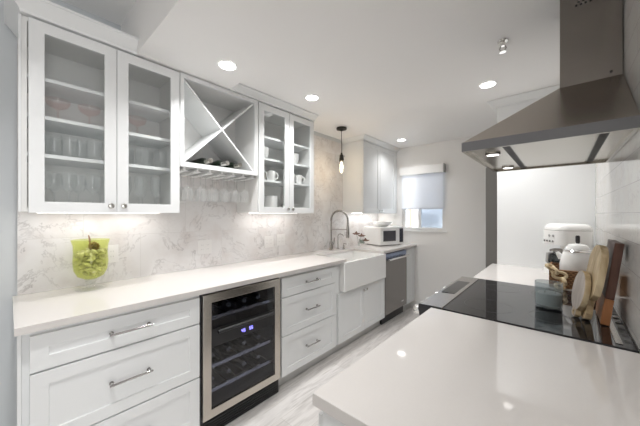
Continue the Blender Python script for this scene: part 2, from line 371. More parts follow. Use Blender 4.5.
# counter with the sink cut-out
bm = new()
sy0, sy1 = 2.178, 2.925
for lo, hi in (((XW+.011, .014, ZC-ZT), (-1.571, sy0, ZC)), ((XW+.011, sy1, ZC-ZT), (-1.571, YB-.001, ZC)), ((XW+.011, sy0, ZC-ZT), (-2.0, sy1, ZC))): box(bm, lo, hi)
bmesh.ops.remove_doubles(bm, verts=bm.verts, dist=1e-5)
single('countertop', bm, M['quartz'], 'long white quartz countertop along the left wall with a sink opening', 'countertop')

# farmhouse sink
sk = thing('farmhouse_sink', 'white apron front farmhouse sink under the black faucet', 'sink', (-1.78, 2.55, .602))
sk['label'] = 'white apron front farmhouse sink set in the long counter'
bm = new()
a, b_, c_, d_ = -2.05, -1.560, 2.134, 2.963; zt, zb = .8885, .605; r = .022
def rg(i, z, j=None): return [bm.verts.new((x, y, z)) for x, y in ((a+i, c_+i), (b_-(j or i), c_+i), (b_-(j or i), d_-i), (a+i, d_-i))]
R0, R1, R2, R3 = rg(0, zb), rg(0, zt), rg(.045, zt, .03), rg(.055, zb+.04, .04)
bm.faces.new(R0[::-1]); bm.faces.new(R3)
for p, q in ((R0, R1), (R1, R2), (R2, R3)):
    for k in range(4): bm.faces.new((p[k], p[(k+1) % 4], q[(k+1) % 4], q[k]))
obj('basin', bm, M['ceramic'], sk, bev=.006, smooth=False)
bm = new(); lathe(bm, [(0, .647), (.04, .647), (.045, .649), (.045, .6455), (0, .6455)], (-1.8, 2.55, 0), 24); obj('drain', bm, M['chrome'], sk, smooth=True)

# faucet
fx, fy = -2.105, 2.60
fa = thing('kitchen_faucet', 'tall brushed nickel faucet with spring arch spout behind the sink', 'faucet', (fx, fy, ZC))
bm = new(); lathe(bm, [(0, .0005), (.028, .0005), (.028, .012), (.022, .016), (.020, .10), (.016, .105), (0, .105)], (fx, fy, ZC), 20); obj('base', bm, M['nickel'], fa, smooth=True)
bm = new(); pts = [(fx, fy, ZC+.10), (fx, fy, ZC+.36)]; R_ = .108; dxn, dyn = .97, .24
for k in range(0, 19):
    t = PI - PI*k/18; s = R_+R_*math.cos(t)
    pts.append((fx+dxn*s, fy+dyn*s, ZC+.37+R_*math.sin(t)))
pts.append((fx+dxn*2*R_, fy+dyn*2*R_, ZC+.30)); tube(bm, pts, .0085, 12); obj('spout', bm, M['nickel'], fa, smooth=True)
bm = new()
path = [Vector(p) for p in pts[1:]]
# spring coil round the arch
lens = [0]
for p, q in zip(path, path[1:]): lens.append(lens[-1]+(q-p).length)
tot = lens[-1]; cp = []; turns = 42
for i in range(turns*8):
    s = tot*i/(turns*8-1); j = max(k for k in range(len(lens)) if lens[k] <= s+1e-9); j = min(j, len(path)-2)
    t = (s-lens[j])/(lens[j+1]-lens[j]); p = path[j].lerp(path[j+1], t); d = (path[j+1]-path[j]).normalized()
    side = Vector((-dyn, dxn, 0)).normalized(); up = d.cross(side); ang = 2*PI*i/8
    cp.append(p+(side*math.cos(ang)+up*math.sin(ang))*.0125)
tube(bm, cp, .0024, 5); obj('spring', bm, M['nickel'], fa, smooth=True)
hx, hy = fx+dxn*2*R_, fy+dyn*2*R_
bm = new(); tube(bm, [(hx, hy, ZC+.31), (hx, hy, ZC+.27), (hx, hy, ZC+.17), (hx, hy, ZC+.155)], [.012, .017, .019, .015], 16); obj('spray_head', bm, M['nickel'], fa, smooth=True)
bm = new(); tube(bm, [(fx, fy, ZC+.255), (hx-.02*dxn, hy-.02*dyn, ZC+.255)], .006, 10); obj('support_arm', bm, M['nickel'], fa, smooth=True)
bm = new(); tube(bm, [(fx, fy+.018, ZC+.07), (fx, fy+.05, ZC+.07), (fx+.01, fy+.055, ZC+.15)], .006, 10); obj('lever', bm, M['nickel'], fa, smooth=True)
def small_tap(px, py, h, label):
    t = thing('filter_tap', label, 'tap', (px, py, ZC))
    bm = new(); lathe(bm, [(0, .0005), (.016, .0005), (.016, .012), (.008, .018), (0, .018)], (px, py, ZC), 16); obj('base', bm, M['nickel'], t, smooth=True)
    bm = new(); tube(bm, [(px, py, ZC+.01), (px, py, ZC+h-.03), (px+.01, py, ZC+h-.008), (px+.035, py, ZC+h), (px+.075, py, ZC+h-.008), (px+.085, py, ZC+h-.03)], .006, 10); obj('spout', bm, M['nickel'], t, smooth=True)
small_tap(-2.12, 2.755, .19, 'slim nickel filter tap right of the tall faucet')
sd = thing('soap_dispenser', 'short nickel soap pump beside the tall faucet', 'soap dispenser', (-2.05, 2.78, ZC))
bm = new(); lathe(bm, [(0, .0005), (.018, .0005), (.018, .01), (.011, .014), (.011, .05), (0, .052)], (-2.05, 2.78, ZC), 16); obj('base', bm, M['nickel'], sd, smooth=True)
bm = new(); tube(bm, [(-2.05, 2.78, ZC+.05), (-2.05, 2.78, ZC+.072), (-2.0, 2.78, ZC+.066)], [.006, .007, .004], 10); obj('nozzle', bm, M['nickel'], sd, smooth=True)

# wine fridge
wf = thing('wine_fridge', 'stainless framed under-counter wine fridge with dark glass and blue digits', 'wine fridge', (-1.9, 1.06, 0))
fy0, fy1 = .760, 1.362
bm = new()
for lo, hi in (((XW+.03, fy0, .10), (XB-.022, fy0+.03, .875)), ((XW+.03, fy1-.03, .10), (XB-.022, fy1, .875)), ((XW+.03, fy0+.03, .10), (XB-.022, fy1-.03, .13)), ((XW+.03, fy0+.03, .845), (XB-.022, fy1-.03, .875)), ((XW+.03, fy0+.03, .13), (XW+.06, fy1-.03, .845))): box(bm, lo, hi)
obj('body', bm, pmat('fridge_cavity', (.10, .10, .11), .5), wf)
bm = new(); frame_door(bm, (XB-.02, fy0+.003, .118), (0, 1, 0), (1, 0, 0), fy1-fy0-.006, .755, t=.026, rail=.052)
dr = obj('door', bm, M['fridge_frame'], wf, bev=.002, label='brushed stainless door frame')
obj('glass', B(((XB-.012, fy0+.056, .171), (XB+.001, fy1-.056, .820))), M['fridgeglass'], dr, label='dark tinted glass')
obj('control_panel', B(((XB+.0013, fy0+.0565, .545), (XB+.0045, fy1-.0565, .655))), M['black'], wf, bev=.002, label='glossy black band across the glass')
bm = new(); tube(bm, [(XB+.030, fy0+.085, .64), (XB+.030, fy1-.085, .64)], .010, 10)
for yy in (fy0+.11, fy1-.11): tube(bm, [(XB+.0047, yy, .64), (XB+.030, yy, .64)], .006, 8)
obj('handle', bm, M['black'], wf, smooth=True, label='black bar handle')
# seven-segment digits
SEG = {'4': 'bcfg', '5': 'acdfg', '6': 'acdefg', '8': 'abcdefg'}
def digit(bm, ch, x, y, z, w_=.011, h=.02, t=.0025):
    S = {'a': ((0, h-t), (w_, h)), 'd': ((0, 0), (w_, t)), 'g': ((0, h/2-t/2), (w_, h/2+t/2)), 'b': ((w_-t, h/2), (w_, h)), 'c': ((w_-t, 0), (w_, h/2)), 'f': ((0, h/2), (t, h)), 'e': ((0, 0), (t, h/2))}
    for s in SEG[ch]:
        (p, q), (p2, q2) = S[s]; box(bm, (x, y+p, z+q), (x+.0012, y+p2, z+q2))
bm = new()
for ch, yy in (('4', 1.025), ('5', 1.041), ('5', 1.085), ('5', 1.101)):
    if yy == 1.085: obj('display', bm, M['display'], wf, label='left pair of glowing blue-violet digits'); bm = new()
    digit(bm, ch, XB+.0047, yy, .572)
obj('display', bm, M['display'], wf, label='right pair of glowing blue-violet digits')
bm = new(); box(bm, (XB-.06, fy0, .002), (XB-.02, fy1, .098))
for k in range(5): box(bm, (XB-.02, fy0+.02, .014+k*.017), (XB-.012, fy1-.02, .022+k*.017))
obj('kick_grille', bm, M['black'], wf, label='black slotted grille')
for zz in (.25, .40, .70):
    bm = new(); box(bm, (XB-.05, fy0+.035, zz), (XB-.03, fy1-.035, zz+.022))
    for k in range(8): tube(bm, [(XW+.08, fy0+.06+k*.068, zz+.008), (XB-.045, fy0+.06+k*.068, zz+.008)], .0025, 6)
    obj('shelf', bm, M['chrome'], wf, label='chrome wire shelf')
def bottle_bm(L=.30, r=.0365):
    bm = new(); lathe(bm, [(0, .004), (r*.7, 0), (r, .006), (r, L*.60), (r*.85, L*.68), (r*.42, L*.76), (r*.38, L*.97), (r*.42, L*.975), (r*.42, L*.995), (0, L)], (0, 0, 0), 20); return bm
M['bottle'] = pmat('dark_bottle_glass', (.012, .018, .012), .08)
def wine_bottle(loc, label, foil='foil', group=None, L=.30, foilcol=(.5, .5, .48)):
    """lies along +x, base at loc"""
    t = thing('wine_bottle', label, 'bottle', loc, group)
    R = Matrix.Rotation(PI/2, 4, 'Y')
    bm = bottle_bm(L); bmesh.ops.transform(bm, matrix=R, verts=bm.verts); obj('body', bm, M['bottle'], t, smooth=True, local=True)
    bm = new(); rr = .0365
    lathe(bm, [(rr*.46, L*.765), (rr*.43, L*.97), (rr*.47, L*.975), (rr*.47, L*.998), (0, L*1.004)], (0, 0, 0), 18); bmesh.ops.transform(bm, matrix=R, verts=bm.verts)
    obj('foil_cap', bm, pmat('foil', foilcol, .25, .9), t, smooth=True, local=True, label='silver foil cap'); return t
wb = None
places = [(y_, z_) for z_ in (.25, .40, .70) for y_ in (.86, .98, 1.10, 1.22)]
for y_, z_ in places:
    loc = (XW+.085+.15, y_, z_+.012+.0375)
    lb = 'dark wine bottle lying on a rack inside the wine fridge'
    if wb is None: wb = wine_bottle(loc, lb, group='bottles in the wine fridge')
    else: dup(wb, loc)

# dishwasher
dw = thing('dishwasher', 'stainless dishwasher with bar handle right of the sink', 'dishwasher', (-1.9, 3.32, 0))
obj('body', B(((XW+.03, 3.016, .11), (XB-.03, 3.628, .868))), M['black'], dw)
obj('door', B(((XB-.03, 3.018, .125), (XB+.002, 3.626, .800))), M['dwsteel'], dw, bev=.003, label='brushed stainless door')
obj('control_strip', B(((XB-.03, 3.018, .803), (XB-.006, 3.626, .866))), pmat('bluish_steel', (.30, .36, .50), .25, .8), dw, bev=.002, label='bluish reflective control strip')
bm = new(); tube(bm, [(XB+.045, 3.04, .80), (XB+.045, 3.605, .80)], .012, 12)
for yy in (3.07, 3.575): tube(bm, [(XB+.0022, yy, .79), (XB+.045, yy, .80)], .009, 10)
obj('handle', bm, M['chrome'], dw, smooth=True)
obj('kick_plate', B(((XB-.09, 3.018, .003), (XB-.05, 3.626, .108))), M['black'], dw, label='black kick plate')
obj('badge', B(((XB+.0022, 3.46, .19), (XB+.0032, 3.53, .205))), M['chrome'], dw)

# ------------------------------------------------------------------ wall cabinets
def crown(parent, y0, y1, z0, z1, xface, d, left=True, xback=XW+.012, wall_y=None):
    """flared crown along a cabinet top, with a return on its near end"""
    bm = new()
    prof = [(0, z0), (.006, z0), (.008, z0+.012), (d-.008, z1-.012), (d, z1-.009), (d, z1)]   # (offset, z)
    rows = []
    for off, z in prof:
        yn = y0-(off if left else 0)
        rows.append([bm.verts.new((xback, yn, z)), bm.verts.new((xface+off, yn, z)), bm.verts.new((xface+off, y1, z)), bm.verts.new((xback, y1, z))])
    for a_, b2 in zip(rows, rows[1:]):
        for k in range(4): bm.faces.new((a_[k], a_[(k+1) % 4], b2[(k+1) % 4], b2[k]))
    bm.faces.new(rows[0][::-1]); bm.faces.new(rows[-1])
    return obj('crown', bm, M['paint'], parent, label='flared crown moulding')
CB = XF-.021
def glass_cabinet(label, y0, y1, loc, dy0, dy1, dm, ztop=ZTOP):
    t = thing('glass_door_cabinet', label, 'cabinet', loc)
    bm = new(); th = .018; xb = XW+.0115
    for lo, hi in (((xb, y0, 1.372), (CB, y0+th, ztop)), ((xb, y1-th, 1.372), (CB, y1, ztop)), ((xb, y0+th, 1.372), (CB, y1-th, 1.39)), ((xb, y0+th, ztop-.018), (CB, y1-th, ztop)), ((xb, y0+th, 1.39), (xb+.006, y1-th, ztop-.018)), ((CB-.018, dm-.012, 1.39), (CB, dm+.012, ztop-.018))): box(bm, lo, hi)
    obj('body', bm, M['inner'], t)
    for zz in (2.022, 1.832, 1.642):
        obj('shelf', B(((xb+.0065, y0+th+.001, zz), (CB-.03, y1-th-.001, zz+.018))), M['paint'], t)
    for k, (a_, b2) in enumerate(((dy0, dm-.0015), (dm+.0015, dy1))):
        bm = new(); frame_door(bm, (XF-.02, a_, 1.366), (0, 1, 0), (1, 0, 0), b2-a_, ztop-1.372, rail=.054)
        d = obj('door', bm, M['paint'], t, bev=.0015)
        obj('glass', B(((XF-.012, a_+.054, 1.42), (XF-.009, b2-.054, ztop-.060))), M['pane'], d, label='clear glass pane')
        knob(d, XF, (b2-.028) if k == 0 else (a_+.028), 1.405)
    # LED strip under the cabinet
    s = obj('light_strip', B(((-2.10, y0+.06, 1.3655), (-2.07, y1-.06, 1.3715))), M['led'], t, label='glowing under-cabinet light strip')
    area('under_cabinet_lamp', (-2.085, (y0+y1)/2, 1.362), (0, 0, 0), .03, y1-y0-.14, .5, (1, .96, .91), parent=t)
    return t
g1 = glass_cabinet('tall white two door glass cabinet at the left end of the wall', .040, .745, (-2.04, .40, 1.366), .062, .742, .404)
obj('filler', B(((XF-.035, .030, 1.372), (XF-.012, .0395, ZTOP))), M['paint'], g1)
crown(g1, .040, .4965, ZTOP+.004, 2.372, XF, .055)
g3 = glass_cabinet('white two door glass cabinet holding dishes right of the wine rack', 1.366, 2.050, (-2.04, 1.71, 1.366), 1.372, 2.044, 1.712)
crown(g3, 1.102, 2.050, ZTOP+.004, ZCEIL-.001, XF, .055, left=False)
# crown's end return round the far side
# lattice wine rack
wr = thing('wine_rack_cabinet', 'white open wine cabinet with crossed panels over a stemware rack', 'wine rack', (-2.04, 1.05, 1.675))
y0, y1, zb, zt, xb = .7465, 1.3645, 1.680, ZTOP, XW+.0115; th = .018
bm = new()
for lo, hi in (((xb, y0, zb), (XF-.02, y0+th, zt)), ((xb, y1-th, zb), (XF-.02, y1, zt)), ((xb, y0+th, zb), (XF-.02, y1-th, zb+.018)), ((xb, y0+th, zt-th), (XF-.02, y1-th, zt)), ((xb, y0+th, zb+.018), (xb+.006, y1-th, zt-th))): box(bm, lo, hi)
obj('body', bm, M['inner'], wr)
bm = new(); O = Vector((XF-.0195, y0+.001, zb-.004)); W_, H_ = y1-y0-.002, zt-zb+.004
def rg2(l, r_, b0, t0, d): return [bm.verts.new(O+Vector((d, p, q))) for p, q in ((l, b0), (W_-r_, b0), (W_-r_, H_-t0), (l, H_-t0))]
q0, q1, q2, q3 = rg2(0, 0, 0, 0, 0), rg2(0, 0, 0, 0, .0195), rg2(.024, .035, .032, .03, .0195), rg2(.024, .035, .032, .03, 0)
for p, q in ((q0, q1), (q1, q2), (q2, q3), (q3, q0)):
    for k in range(4): bm.faces.new((p[k], p[(k+1) % 4], q[(k+1) % 4], q[k]))
obj('face_frame', bm, M['paint'], wr, bev=.0012)
yi0, yi1, zi0, zi1 = y0+.025, y1-.036, zb+.029, zt-.031; tt = .011
def diag(ya, za, yb2, zb2):
    d = Vector((yb2-ya, zb2-za)); n = Vector((-d.y, d.x)).normalized()*tt/2
    bm = new(); prism(bm, [(ya+n.x, za+n.y), (yb2+n.x, zb2+n.y), (yb2-n.x, zb2-n.y), (ya-n.x, za-n.y)], 0, xb+.007, XF-.012); return bm
e = .008
obj('cross_panel', diag(yi0+e, zi1-e, yi1-e, zi0+e), M['paint'], wr)
obj('cross_panel', diag(yi0+e, zi0+e, yi1-e, zi1-e), M['paint'], wr)
NR = 7
for k in range(NR):
    yy = y0+.035+k*(y1-y0-.07)/(NR-1)
    bm = new(); prism(bm, [(yy-.007, zb-.0015), (yy+.007, zb-.0015), (yy+.007, zb-.022), (yy+.024, zb-.024), (yy+.024, zb-.030), (yy-.024, zb-.030), (yy-.024, zb-.024), (yy-.007, zb-.022)], 0, xb+.01, XF-.024)
    obj('stemware_rail', bm, M['paint'], wr)
for yy, lb, cc in ((.955, 'dark wine bottle with pale capsule lying leftmost in the wine rack', (.62, .60, .55)), (1.085, 'dark wine bottle with silver capsule lying in the middle of the wine rack', (.66, .65, .62)), (1.195, 'dark wine bottle lying rightmost in the wine rack', (.45, .44, .4))):
    wine_bottle((xb+.012, yy, zb+.0185+.044), lb, L=.315, foilcol=cc)
# plain far cabinet
fc = thing('wall_cabinet', 'white solid two door wall cabinet beside the window', 'cabinet', (-2.04, 3.42, 1.366))
obj('body', B(((XW+.0115, 2.966, 1.375), (CB, YB-.001, ZTOP))), M['paint'], fc)
for k, (a_, b2) in enumerate(((2.970, 3.398), (3.402, 3.862))):
    bm = new(); shaker(bm, (XF-.02, a_, 1.368), (0, 1, 0), (1, 0, 0), b2-a_, ZTOP-1.37); d = obj('door', bm, M['paint'], fc, bev=.0012)
    knob(d, XF, (b2-.028) if k == 0 else (a_+.028), 1.405)
obj('filler', B(((CB, 3.8645, 1.372), (XF-.002, YB-.001, ZTOP))), M['paint'], fc)
crown(fc, 2.966, YB-.001, ZTOP+.004, ZCEIL-.001, XF, .055)
obj('light_strip', B(((-2.10, 3.03, 1.3695), (-2.07, 3.85, 1.3745))), M['led'], fc, label='glowing under-cabinet light strip')
area('under_cabinet_lamp', (-2.085, 3.43, 1.364), (0, 0, 0), .03, .8, .8, (1, .97, .93), parent=fc)

# ------------------------------------------------------------------ glassware and dishes
def shell(prof, t=.0015):
    """outer profile + inner offset so the glass has thickness"""
    inner = [(max(r_-t, 0), z_+ (t if i == 0 else 0)) for i, (r_, z_) in enumerate(prof)]
    return prof + inner[::-1]
def glass_item(name, prof, mat, label, cat, loc, group, n=24):
    bm = new(); lathe(bm, prof, (0, 0, 0), n)
    o = obj(name, bm, mat, smooth=True); o.location = loc; o['label'] = label; o['category'] = cat; o['group'] = group; return o
wine_prof = [(0, .0005), (.034, .0005), (.034, .003), (.008, .008), (.004, .02), (.004, .085), (.012, .092), (.030, .11), (.038, .135), (.036, .165), (.031, .195), (.0295, .195), (.034, .165), (.036, .135), (.028, .112), (.01, .096), (0, .094)]
coupe_prof = [(0, .0005), (.034, .0005), (.034, .003), (.008, .008), (.004, .02), (.004, .06), (.014, .068), (.040, .082), (.050, .10), (.052, .118), (.0505, .118), (.048, .101), (.039, .084), (.012, .071), (0, .069)]
tumb_prof = [(0, .0005), (.030, .0005), (.032, .004), (.037, .115), (.035, .115), (.031, .012), (0, .010)]
flute_prof = [(0, .0005), (.030, .0005), (.030, .003), (.006, .007), (.0035, .02), (.0035, .075), (.012, .085), (.024, .12), (.026, .16), (.022, .21), (.0205, .21), (.0245, .16), (.0225, .122), (.01, .09), (0, .088)]
def row(name, prof, mat, label, cat, group, spots):
    first = None
    for p in spots:
        if first is None: first = glass_item(name, prof, mat, label, cat, p, group)
        else: dup(first, p)
S1, S2, S3, S0 = 1.8505, 1.6605, 2.0405, 1.3905
row('coupe_glass', coupe_prof, M['pinkglass'], 'pink tinted coupe glass behind the left door of the left cabinet', 'glass', 'pink coupes on the left side of the left cabinet', [(-2.02, .175, S1), (-2.02, .305, S1)])
glass_item('coupe_glass', coupe_prof, M['pinkglass'], 'pink tinted coupe glass behind the right door of the left cabinet', 'glass', (-2.02, .54, S1), None)['group'] = 'single pink coupe'
row('tumbler', tumb_prof, M['glass'], 'clear tumbler on the middle shelf behind the left glass door', 'glass', 'tumblers behind the left door', [(-2.0-.09*(k % 2), .115+.052*k+0, S2) for k in range(5)])
row('tumbler', tumb_prof, M['glass'], 'clear tumbler on the middle shelf behind the second glass door', 'glass', 'tumblers behind the second door', [(-2.0-.09*(k % 2), .45+.055*k, S2) for k in range(5)])
row('wine_glass', wine_prof, M['glass'], 'clear wine glass on the bottom shelf behind the left glass door', 'glass', 'wine glasses behind the left door', [(-1.99, .115, S0), (-2.08, .165, S0), (-1.99, .215, S0), (-2.08, .265, S0), (-1.99, .315, S0), (-2.08, .365, S0)])
row('champagne_flute', flute_prof, M['glass'], 'clear stemmed flute on the bottom shelf behind the second glass door', 'glass', 'flutes behind the second door', [(-1.99, .455, S0), (-2.08, .50, S0), (-1.99, .54, S0), (-2.08, .585, S0), (-1.99, .63, S0), (-2.08, .67, S0)])
hang = [(r_, -z_) for r_, z_ in wine_prof]
spots = []
for k in range(NR-1):
    yy = y0+.035+(k+.5)*(y1-y0-.07)/(NR-1)
    for xx in (-1.96, -2.07): spots.append((xx, yy, zb-.0310))
row('hanging_wine_glass', hang, M['thin'], 'clear wine glass hanging upside down under the wine rack', 'glass', 'wine glasses hanging from the stemware rack', spots)

def plate_stack(name, cx, cy, z, n, r, dz, label, group):
    for k in range(n):
        bm = new(); lathe(bm, [(0, .001), (r*.55, .001), (r*.6, .0), (r*.65, .002), (r, .0085), (r, .0108), (r*.62, .0055), (0, .005)], (0, 0, 0), 28)
        if k == 0: o = obj(name, bm, M['ceramic'], smooth=True); o.location = (cx, cy, z); o['label'] = label; o['category'] = 'plate'; o['group'] = group; f = o
        else: bm.free(); dup(f, (cx, cy, z+k*dz))
def bowl_stack(cx, cy, z, n, r, h, dz, label, group):
    for k in range(n):
        if k == 0:
            bm = new(); lathe(bm, [(0, .004), (r*.42, .004), (r*.45, 0), (r*.5, .004), (r*.85, h*.45), (r, h), (r-.004, h), (r*.82, h*.5), (r*.45, .010), (0, .008)], (0, 0, 0), 28)
            f = obj('bowl', bm, M['ceramic'], smooth=True); f.location = (cx, cy, z); f['label'] = label; f['category'] = 'bowl'; f['group'] = group
        else: dup(f, (cx, cy, z+k*dz))
def mug(loc, rz, label, group):
    t = thing('mug', label, 'mug', loc, group); t.rotation_euler[2] = rz
    bm = new(); lathe(bm, [(0, .0005), (.034, .0005), (.038, .006), (.040, .09), (.037, .09), (.035, .01), (0, .008)], (0, 0, 0), 24); obj('cup', bm, M['ceramic'], t, smooth=True, local=True)
    bm = new(); tube(bm, [(.036+.028*math.sin(a_), 0, .047+.028*math.cos(a_)) for a_ in [PI*k/8 for k in range(9)]], .0045, 8); obj('handle', bm, M['ceramic'], t, smooth=True, local=True); return t
bowl_stack(-2.02, 1.50, 1.8505, 4, .066, .055, .016, 'white bowl in the stack behind the third glass door, upper shelf', 'bowls upper shelf left')
bowl_stack(-2.02, 1.87, 1.8505, 4, .070, .055, .016, 'white bowl in the stack behind the rightmost glass door, upper shelf', 'bowls upper shelf right')
m0 = mug((-1.99, 1.455, S2), .6, 'white mug behind the third glass door on the middle shelf', 'mugs left side')
dup(m0, (-1.99, 1.585, S2), rotz=1.0); dup(m0, (-2.09, 1.52, S2), rotz=.2)
m1 = mug((-1.99, 1.83, S2), .9, 'white mug behind the rightmost glass door on the middle shelf', 'mugs right side'); dup(m1, (-2.0, 1.94, S2), rotz=.7)
plate_stack('plate', -2.03, 1.465, S0, 5, .058, .0112, 'small white plate in the bottom stack behind the third glass door', 'small plates')
bm = new(); lathe(bm, [(0, .0005), (.058, .0005), (.062, .006), (.062, .135), (.058, .135), (.057, .01), (0, .008)], (-2.01, 1.60, S0), 28)
single('canister', bm, M['ceramic'], 'tall white cylindrical canister on the bottom shelf behind the third glass door', 'canister', smooth=True)
plate_stack('plate', -2.03, 1.87, S0, 6, .095, .0112, 'white dinner plate in the bottom stack behind the rightmost glass door', 'dinner plates')

# ------------------------------------------------------------------ counter objects, left
gb = thing('footed_glass_vase', 'green footed glass vase filled with pale dried pods', 'vase', (-2.075, .320, ZC))
vx, vy = -2.075, .320
bm = new(); lathe(bm, [(.0, .058), (.03, .060), (.062, .078), (.079, .115), (.083, .160), (.080, .215), (.082, .255), (.091, .290), (.0885, .291), (.079, .256), (.077, .215), (.080, .160), (.076, .117), (.060, .081), (.03, .064), (0, .062)], (vx, vy, ZC), 40)
obj('bowl', bm, M['greenglass'], gb, smooth=True, label='green tinted glass bowl')
bm = new(); lathe(bm, [(0, .0006), (.070, .0006), (.071, .004), (.05, .009), (.028, .014), (.022, .026), (.023, .042), (.030, .0585), (0, .057)], (vx, vy, ZC), 32)
obj('foot', bm, glass_mat('clear_foot_glass', (.975, .98, .975), 1.4, haze=.04, hazecol=(.75, .76, .74)), gb, smooth=True, label='clear glass foot and stem')
pods = new(); rnd = random.Random(3)
def pod(bm, c, ax, L, r, bend):
    ax = Vector(ax).normalized(); s, _ = frame_of(ax); pts, rr = [], []
    for k in range(7):
        t = k/6; pts.append(Vector(c)+ax*(t-.5)*L+s*bend*(1-(2*t-1)**2)); rr.append(r*(.35+.65*math.sin(PI*t)))
    tube(bm, pts, rr, 7)
for k in range(125):
    zz = rnd.uniform(.088, .232); rm = .050 if zz < .11 else .067
    aa = rnd.uniform(0, 2*PI); rr = rm*math.sqrt(rnd.uniform(.15, 1))*.93
    pod(pods, (vx+rr*math.cos(aa), vy+rr*math.sin(aa), ZC+zz), (rnd.uniform(-1, 1), rnd.uniform(-1, 1), rnd.uniform(-.6, .6)), rnd.uniform(.024, .038), rnd.uniform(.008, .014), rnd.uniform(.004, .014))
sf = obj('dried_pods', pods, pmat('pale_pods', (.82, .70, .52), .6, noise=.7, nscale=34), smooth=True)
sf['kind'] = 'stuff'; sf['label'] = 'pale yellow-green dried pods heaped inside the green vase'; sf['category'] = 'potpourri'
pc = new()
for k in range(46):
    t = k/45; a_ = k*2.4; rr = .026*math.sin(PI*(.12+.83*t)); zz = -.028+.056*t
    c = Vector((vx+.015, vy+.012, ZC+.245+zz)); d = Vector((math.cos(a_), math.sin(a_), .35))
    tube(pc, [c, c+d*rr*.8, c+d*rr*1.15], [.002, .006, .001], 5)
single('pine_cone', pc, pmat('cone_brown', (.26, .16, .07), .7, noise=.3, nscale=60), 'brown pine cone on top of the pods in the green vase', 'pine cone', smooth=True)
bm = new(); tube(bm, [(vx-.02, vy+.0, ZC+.24), (vx-.012, vy-.004, ZC+.29), (vx-.018, vy-.008, ZC+.315)], [.004, .005, .003], 7)
single('cinnamon_stick', bm, pmat('twig_brown', (.34, .20, .14), .7, noise=.2), 'thin brown stick poking out of the green vase', 'stick', smooth=True)

def outlet(yc, zc, gangs, label, x=XW+.0105, sgn=1):
    t = thing('wall_outlet', label, 'outlet', (x, yc, zc-.058)); w_ = .07+.046*(gangs-1)
    pl = obj('cover_plate', B(((x, yc-w_/2, zc-.058), (x+.005, yc+w_/2, zc+.058))), M['plate'], t, bev=.0015)
    for g in range(gangs):
        gy = yc+(g-(gangs-1)/2)*.046
        s = obj('socket', B(((x+.0052, gy-.0165, zc-.033), (x+.007, gy+.0165, zc+.033))), M['plate'], t, bev=.001)
        bm = new()
        for zz in (-.017, .017):
            for yy in (-.006, .006): box(bm, (x+.0071, gy+yy-.0012, zc+zz-.004), (x+.0076, gy+yy+.0012, zc+zz+.004))
        obj('slots', bm, M['greyslot'], s)
def yat(u, x):
    a_ = (u-320)/274; return x*(math.cos(TH)+math.sin(TH)*a_)/(-math.sin(TH)+math.cos(TH)*a_)
outlet(yat(112, -2.2), 1.100, 1, 'white single outlet right of the green vase')
outlet(yat(205, -2.2), 1.088, 2, 'white double outlet plate above the wine fridge')
outlet(yat(269, -2.2), 1.082, 2, 'white double outlet plate under the dish cabinet')
outlet(yat(281, -2.2), 1.090, 2, 'white double switch plate left of the faucet')

# microwave (stands turned on the counter), bowl on it
mw = thing('microwave', 'small white microwave on the far end of the counter', 'microwave', (-1.935, 3.57, ZC))
Uv = Vector((.14, .41, 0)).normalized(); Nv = Vector((Uv.y, -Uv.x, 0)); P1 = Vector((-1.845, 3.325, ZC+.012)); Zv = Vector((0, 0, 1))
bm = new(); obox(bm, P1-Nv*.33, Uv, Nv, Zv, .445, .33, .248); obj('body', bm, M['ceramic'], mw, bev=.006)
bm = new(); obox(bm, P1+Nv*.0005+Uv*.004+Zv*.004, Uv, Nv, Zv, .335, .014, .240); obj('door', bm, M['ceramic'], mw, bev=.003)
bm = new(); obox(bm, P1+Nv*.0150+Uv*.05+Zv*.052, Uv, Nv, Zv, .232, .002, .145); obj('door_window', bm, pmat('mw_window', (.06, .06, .07), .15), mw, label='dark grey door window')
bm = new(); obox(bm, P1+Nv*.0005+Uv*.342+Zv*.004, Uv, Nv, Zv, .099, .012, .240); cpn = obj('control_panel', bm, M['ceramic'], mw, bev=.002)
bm = new(); obox(bm, P1+Nv*.0130+Uv*.356+Zv*.03, Uv, Nv, Zv, .07, .002, .195); obj('keypad', bm, pmat('keypad_navy', (.03, .03, .05), .2), cpn, label='dark keypad strip')
for a_, b2 in ((.04, .04), (.04, .29), (.40, .04), (.40, .29)):
    p = P1-Nv*b2+Uv*a_; bm = new(); lathe(bm, [(0, -.0115), (.012, -.0115), (.012, -.0005), (0, -.0005)], p, 12); obj('foot', bm, M['rubber'], mw)
bm = new(); c = P1-Nv*.16+Uv*.20+Zv*.2490
lathe(bm, [(0, .004), (.05, .004), (.052, 0), (.06, .003), (.11, .030), (.135, .062), (.138, .070), (.134, .070), (.105, .036), (.055, .012), (0, .011)], c, 40)
single('serving_bowl', bm, M['ceramic'], 'wide white serving bowl sitting on top of the microwave', 'bowl', smooth=True)

